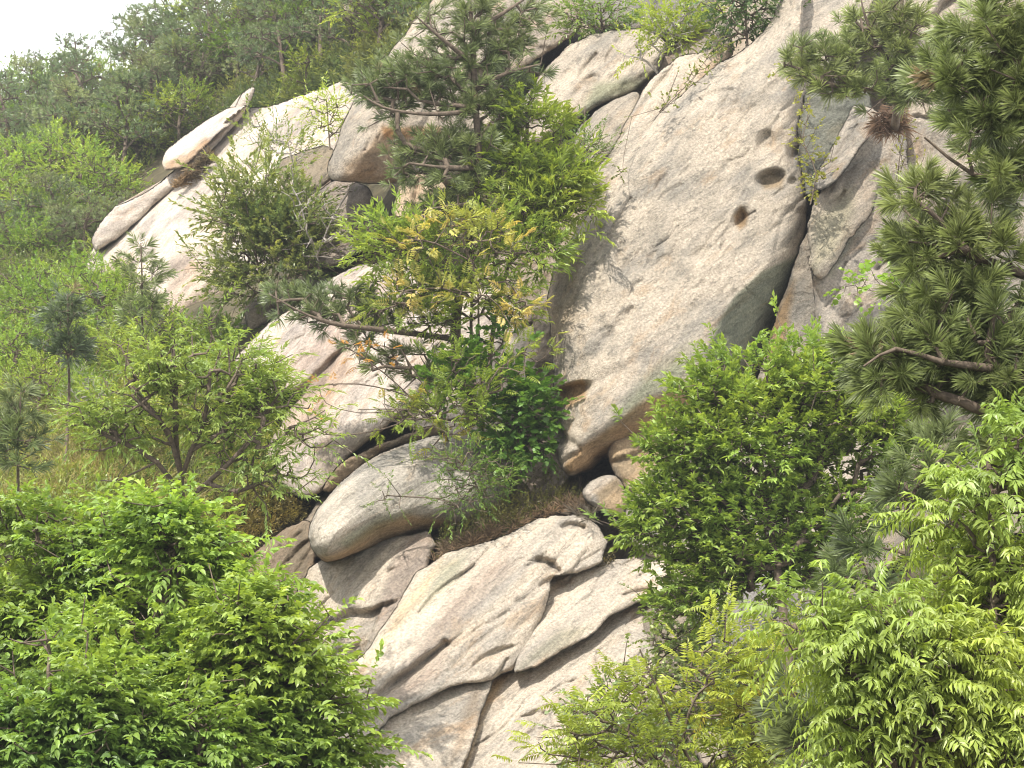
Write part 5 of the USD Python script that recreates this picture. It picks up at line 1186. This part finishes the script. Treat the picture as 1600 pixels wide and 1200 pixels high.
WP = ({"pa": "dull green upright pine", "pb": "dull green squat pine", "pc": "dull green leaning pine"}, 0, "wood")
WB = ({"ba": "bright green bush among pines", "bb": "light yellowish bush among pines", "be": "deep green bush among pines", "bc": "olive bush among pines"}, 0, "wood")
WS = ({"ba": "bright green bush", "bb": "light yellowish bush", "be": "deep green bush", "bc": "olive fine-leaved bush"}, 0, "slope")
WQ = ({"pa": "dark upright pine among bushes", "pb": "dark squat pine among bushes", "pc": "dark leaning pine among bushes"}, 0, "slope")
for key, px, py, hp, lab, grp, tilt in [
        ("pc", 92, 135, 95, "skyline pine leaning far out to the left against the white sky", None, -42), ("pa", 205, 130, 150, "tall skyline pine with its pointed top against the white sky", None, -6), ("pc", 300, 95, 130, "spreading skyline pine right of the tall one, its arm against the sky", None, -14), ("pb", 170, 150, 60, "low twisted pine just under the skyline", None, 5), ("pa", 275, 100, 70, "stub-topped pine on the skyline between two taller ones", None, 4),
        ("pa", 0, 190, 110, "pine cut off by the left edge on the skyline", None, 0), ("tl", 60, 160, 85, "light green round tree on the skyline at the far left", None, 0), ("tl", 130, 135, 70, "light green round tree on the skyline beside the leaning pine", None, 0), ("tl", 170, 120, 85, "fresh green tree crown behind the tall skyline pine", None, 0)] :
    plant(key, px, py + 20, None, hp, lab, grp, rw.uniform(0, 360) if tilt > -30 else 0, tilt)
WOOD_PINES = [("pb", 40, 235, 100), ("pa", 110, 225, 120), ("pc", 160, 250, 130), ("pb", 235, 190, 120), ("pa", 330, 150, 130), ("pc", 385, 110, 120), ("pa", 440, 100, 140), ("pb", 480, 60, 110), ("pa", 520, 90, 140), ("pc", 560, 60, 120), ("pb", 300, 190, 110),
                        ("pa", 60, 300, 110), ("pc", 15, 280, 120), ("pb", 120, 300, 110), ("pa", 190, 290, 120), ("pb", 240, 250, 110), ("pa", 450, 150, 120), ("pc", 500, 130, 130), ("pa", 590, 110, 130), ("pb", 390, 160, 90), ("pb", 550, 120, 100), ("pa", 350, 100, 120), ("pb", 90, 260, 90), ("pc", 420, 40, 120), ("pa", 600, 30, 120), ("pb", 640, 0, 100), ("pa", 260, 140, 110)]
for (key, px, py, hp), lab in zip(WOOD_PINES, spread(WOOD_PINES, WP)):
    plant(key, px, py, None, hp * 1.5, lab, G1, rw.uniform(0, 360), rw.uniform(-10, 10))
WOOD_BUSHES = [("ba", 50, 215, 60), ("bb", 330, 80, 70), ("ba", 400, 60, 70), ("be", 220, 215, 60), ("bb", 280, 230, 55), ("bb", 440, 60, 60), ("ba", 270, 110, 60), ("be", 370, 130, 60), ("bb", 600, 90, 70), ("ba", 540, 30, 60), ("be", 480, 110, 60), ("bc", 310, 175, 60), ("bc", 260, 205, 60), ("bb", 210, 270, 50), ("be", 20, 250, 60), ("bc", 150, 290, 60), ("ba", 620, 60, 70), ("bc", 430, 110, 60), ("be", 100, 190, 60), ("bb", 140, 180, 50)]
for (key, px, py, hp), lab in zip(WOOD_BUSHES, spread(WOOD_BUSHES, WB)):
    plant(key, px, py, None, hp * 1.9, lab, G2, rw.uniform(0, 360))
for key, px, py, d_, hp, lab in [
        ("bd", 480, 105, 42.0, 75, "bright yellow-green shrub with a feathery flat top in the wood"), ("bd", 500, 70, 44.0, 50, "small yellow-green shrub beside the feathery one in the wood"), ("bb", 330, 165, 40.0, 45, "yellowish shrub behind the tilted slab"), ("bb", 300, 170, 40.5, 40, "pale green shrub just left of the tilted slab's tip"), ("bc", 390, 160, 39.5, 60, "dull shrub between the tilted slab and the dome top"), ("bd", 170, 300, 38.0, 65, "small yellow-green shrub with thin pale stems below the pines"), ("bd", 215, 300, 37.5, 55, "wispy yellow-green shrub just left of the dome rib"), ("bd", 240, 250, 38.5, 50, "bright little shrub left of the tilted slab")]:
    plant(key, px, py, d_, hp, lab, None, rw.uniform(0, 360))
SLOPE_BUSHES = [("ba", 20, 345, 80), ("ba", 70, 340, 85), ("bb", 120, 345, 75), ("ba", 160, 350, 70), ("ba", -10, 380, 80), ("bb", 40, 400, 70), ("be", 90, 400, 70), ("be", 20, 450, 70), ("ba", 60, 450, 60), ("bc", 130, 420, 60), ("bc", 60, 500, 60), ("ba", 75, 545, 75), ("be", 40, 540, 80), ("be", 90, 590, 70), ("ba", 150, 560, 90), ("bb", 180, 540, 70), ("be", 150, 500, 60), ("bc", 20, 510, 60), ("ba", 210, 560, 60), ("bb", 130, 600, 60), ("bb", 250, 575, 60)]
for (key, px, py, hp), lab in zip(SLOPE_BUSHES, spread(SLOPE_BUSHES, WS)):
    plant(key, px, py, None, hp * 1.75, lab, G3, rw.uniform(0, 360))
SLOPE_PINES = [("pb", 110, 400, 110), ("pa", 130, 430, 110), ("pb", 95, 440, 100), ("pb", 165, 410, 90), ("pc", 20, 440, 100), ("pb", 155, 470, 70)]
for (key, px, py, hp), lab in zip(SLOPE_PINES, spread(SLOPE_PINES, WQ)):
    plant(key, px, py, None, hp * 1.25, lab, G4, rw.uniform(0, 360), rw.uniform(-10, 10))
for key, px, py, d_, hp, lab in [("bb", 60, 660, None, 110, "light green spreading shrub in the grass beside the small left-edge pine"), ("bd", 180, 730, None, 120, "wispy yellow-green shrub in the grass left of the forking tree"), ("bb", 150, 770, 21.0, 100, "light green shrub under the forking tree's left limb"), ("bb", 10, 770, 21.5, 120, "light green shrub at the left edge below the small pine"), ("ba", 95, 600, None, 120, "bright green bush at the upper edge of the yellow grass"), ("bb", 200, 610, None, 100, "light green bush behind the forking tree's crown at upper left"), ("ba", 20, 610, None, 120, "bright green bush at the left edge above the small pine"), ("tl", 130, 700, None, 150, "light green young tree left of the forking tree"), ("be", 395, 800, 24.3, 90, "deep green bush under the open tree beside the brown slab"), ("bc", 340, 840, 23.5, 80, "thin scrubby bush above the lower left thicket"), ("be", 455, 790, 24.8, 60, "dark little bush in the gap left of the fish-shaped boulder"), ("be", 1240, 960, 20.5, 90, "dark shrub in the shade beneath the round bush"), ("bb", 1180, 1020, 19.5, 60, "low shrub at the foot of the furrowed rock"), ("bc", 1330, 1010, 18.0, 110, "dark shrub in the gap behind the sumac"), ("be", 1400, 900, 20.0, 110, "dark bush in the gap between round bush and cliff wall"), ("bc", 860, 790, 24.6, 50, "scrubby bush in the hollow under the great boulder's chin"), ("bc", 700, 850, 24.2, 60, "scrubby bush in the hollow right of the fish-shaped boulder"), ("be", 600, 330, 29.5, 50, "small dark bush under the leaning pillar's foot"), ("bc", 560, 420, 28.5, 70, "thin shrub at the top of the streaked slab"), ("bc", 330, 530, 30.5, 45, "thin scrub growing between the small stones below the dome"), ("bb", 250, 545, 27.0, 50, "fresh green shrub at the lower left foot of the dome"), ("bb", 520, 430, 28.2, 60, "leafy shrub above the streaked slab's left end")]:
    plant(key, px, py, d_, hp, lab, None, rw.uniform(0, 360))


# ---- ground cover and grasses
def scatter(name, label, cat, polys, n, seed, kind, col, spray, off=0.05, mat=None, up=0.7, freq=1.0, gap=0.35):
    r = np.random.default_rng(seed)
    P = []
    for poly, share, dd in polys:
        pg = Polygon(poly)
        x0, y0, x1, y1 = pg.bounds
        q = np.stack([r.uniform(x0, x1, int(n * share * 4)), r.uniform(y0, y1, int(n * share * 4))], 1)
        q = q[shapely.contains_xy(pg, q[:, 0], q[:, 1])][: int(n * share)]
        dep = hill_d(q[:, 0], q[:, 1]) - off if dd is None else Fit(dd)(q)
        P.append(at(q[:, 0], q[:, 1], dep))
    P = np.vstack(P)
    P = P[meshkit.fbm(P * freq, 3, seed) > gap]
    D = unit(np.array([0, -0.25, up]) + r.normal(0, .5, (len(P), 3)))
    tint = np.asarray(col) * (1 + 1.0 * (meshkit.fbm(P * .9, 3, seed + 1)[:, None] - .5) * np.array([1.8, 1.2, .6])) * r.uniform(.7, 1.3, (len(P), 1))
    v, f, tt, nv, nf = SPRAYS[kind](P, D, r, tint, **spray)
    p = put("/World", name, v, f, mat or M_LEAF, tint=tt, kind="stuff")
    tag(p, label, cat)


scatter("undergrowth", "dull green undergrowth covering the wooded hillside at upper left", "undergrowth", [([(-60, 180), (150, 140), (420, 0), (700, -60), (700, 80), (520, 130), (380, 160), (250, 250), (180, 320), (-60, 330)], .75, None), ([(-700, 190), (-60, 175), (-60, 420), (-700, 420)], .5, None), ([(340, 205), (380, 160), (440, 150), (520, 120), (560, 60), (640, 30), (600, 110), (545, 140), (500, 150), (400, 190)], .3, None)], 7000, 301, "leafy", (0.105, 0.13, 0.05), dict(L=.5, n=10, ll=.13, lw=.05, droop=.1, tmpl=leaf_template(2)))
scatter("undergrowth", "fresh green undergrowth on the slope at left below the dome", "undergrowth", [([(-60, 320), (180, 320), (140, 420), (200, 500), (380, 520), (360, 600), (100, 640), (-60, 600)], 1.0, None), ([(-700, 420), (-60, 400), (-60, 860), (-700, 860)], .8, None)], 3000, 302, "leafy", (0.125, 0.185, 0.04), dict(L=.4, n=10, ll=.10, lw=.045, droop=.1, tmpl=leaf_template(2)))
GR = dict(L=.27, n=14, w=.005, axis=.03, spread=1.1)
scatter("dry_grass", "yellow dry grass and bamboo grass on the slope at left", "grass", [([(-40, 500), (80, 510), (200, 590), (360, 640), (420, 720), (360, 820), (320, 880), (100, 800), (-40, 800)], 1.0, None)], 2600, 303, "tuft", (0.21, 0.195, 0.075), GR, mat=M_GRASS)
scatter("weeds", "light green weeds and low leafy plants growing through the dry grass at left", "weeds", [([(-40, 500), (120, 540), (360, 600), (460, 700), (420, 800), (320, 880), (-40, 830)], 1.0, None)], 2600, 311, "leafy", (0.17, 0.21, 0.05), dict(L=.45, n=14, ll=.085, lw=.026, droop=.2, tmpl=leaf_template(2)), gap=.44)
scatter("weeds", "brownish scrub and dry leaves on the earth bank left of the brown slab", "scrub", [([(330, 800), (420, 760), (500, 760), (480, 810), (400, 850), (340, 930), (310, 900)], 1.0, None)], 900, 312, "leafy", (0.15, 0.13, 0.05), dict(L=.3, n=12, ll=.06, lw=.024, droop=.2, tmpl=leaf_template(2)), gap=.3)
scatter("grass", "yellow-green grass among the dry stalks on the left slope", "grass", [([(-40, 540), (120, 560), (360, 640), (420, 720), (360, 840), (200, 860), (-40, 800)], 1.0, None)], 1500, 304, "leafy", (0.15, 0.16, 0.04), dict(L=.5, n=9, ll=.16, lw=.016, droop=.35, tmpl=leaf_template(2)), mat=M_GRASS)
scatter("dry_scrub", "brown twiggy scrub with tiny leaves in the hollow above the main lower slab", "scrub", [([(690, 840), (760, 800), (860, 770), (920, 770), (900, 800), (850, 805), (790, 835), (720, 865), (680, 880)], .55, [(690, 850, 24.0), (880, 780, 24.5), (700, 880, 23.8)]), ([(660, 800), (760, 740), (880, 740), (900, 790), (700, 850)], .45, [(690, 820, 24.6), (880, 760, 25.0), (760, 740, 25.2)])], 900, 305, "leafy", (0.10, 0.105, 0.04), dict(L=.2, n=10, ll=.035, lw=.02, droop=.2, tmpl=leaf_template(2)), gap=.3)
scatter("dry_scrub", "brown dead twigs and dry litter lying in the hollow by the fish-shaped boulder", "scrub", [([(680, 880), (740, 855), (800, 828), (870, 800), (930, 815), (940, 780), (860, 780), (700, 850)], 1.0, [(690, 860, 23.9), (900, 790, 24.3), (740, 850, 23.8)])], 420, 306, "tuft", (0.15, 0.10, 0.06), dict(L=.16, n=10, w=.003, axis=.05, spread=1.4), mat=M_GRASS, gap=.25)
scatter("dry_scrub", "dry brown tuft growing along the crack of the slab under the fish-shaped boulder", "scrub", [([(478, 990), (505, 970), (535, 962), (530, 975), (490, 1000)], 1.0, [(480, 990, 22.95), (530, 968, 23.15), (505, 980, 23.03)])], 90, 307, "tuft", (0.20, 0.13, 0.09), dict(L=.08, n=10, w=.003, axis=.03, spread=1.4), mat=M_GRASS, gap=.0)
scatter("dry_scrub", "small dry plants clinging to the ledge under the rounded snout of rock", "scrub", [([(920, 840), (940, 850), (965, 880), (930, 890), (922, 870)], .6, [(925, 850, 23.75), (950, 880, 23.6), (930, 890, 23.5)]), ([(870, 1000), (895, 985), (905, 995), (880, 1010)], .4, [(870, 1005, 22.95), (900, 990, 23.1), (880, 995, 23.0)])], 110, 308, "leafy", (0.12, 0.10, 0.045), dict(L=.12, n=9, ll=.035, lw=.02, droop=.2, tmpl=leaf_template(2)), gap=.0)
scatter("root_mass", "tangle of dead brown roots hanging under the crevice pine", "roots", [([(1370, 170), (1410, 165), (1412, 200), (1385, 210), (1368, 195)], 1.0, [(1375, 175, 25.2), (1408, 170, 25.2), (1390, 205, 25.2)])], 70, 309, "tuft", (0.10, 0.065, 0.045), dict(L=.22, n=14, w=.004, axis=.05, spread=1.6), mat=M_GRASS, up=-.8, gap=.0)
scatter("leaf_litter", "brown litter and grass in the hollow between the white dome and its rib", "litter", [([(270, 290), (300, 262), (330, 236), (335, 250), (300, 285), (275, 296)], 1.0, [(275, 290, 35.9), (330, 240, 36.3), (300, 270, 36.1)])], 160, 310, "tuft", (0.16, 0.11, 0.06), dict(L=.14, n=10, w=.006, axis=.03, spread=1.2), mat=M_GRASS, gap=.0)
scatter("undergrowth", "dense low growth on the ground under the lower left thicket", "undergrowth", [([(-60, 850), (330, 900), (430, 1000), (540, 1250), (-60, 1280)], 1.0, None)], 2400, 313, "leafy", (0.15, 0.22, 0.04), dict(L=.4, n=12, ll=.09, lw=.042, droop=.25, tmpl=leaf_template(2)), off=.25, gap=.25)
scatter("undergrowth", "dark low growth on the ground beneath the sumacs at lower right", "undergrowth", [([(1080, 980), (1300, 900), (1660, 820), (1660, 1280), (1040, 1280)], 1.0, None), ([(1660, 820), (2200, 800), (2200, 1280), (1660, 1280)], .5, None)], 2200, 314, "leafy", (0.12, 0.17, 0.04), dict(L=.35, n=12, ll=.07, lw=.035, droop=.25, tmpl=leaf_template(2)), off=.7, gap=.25)
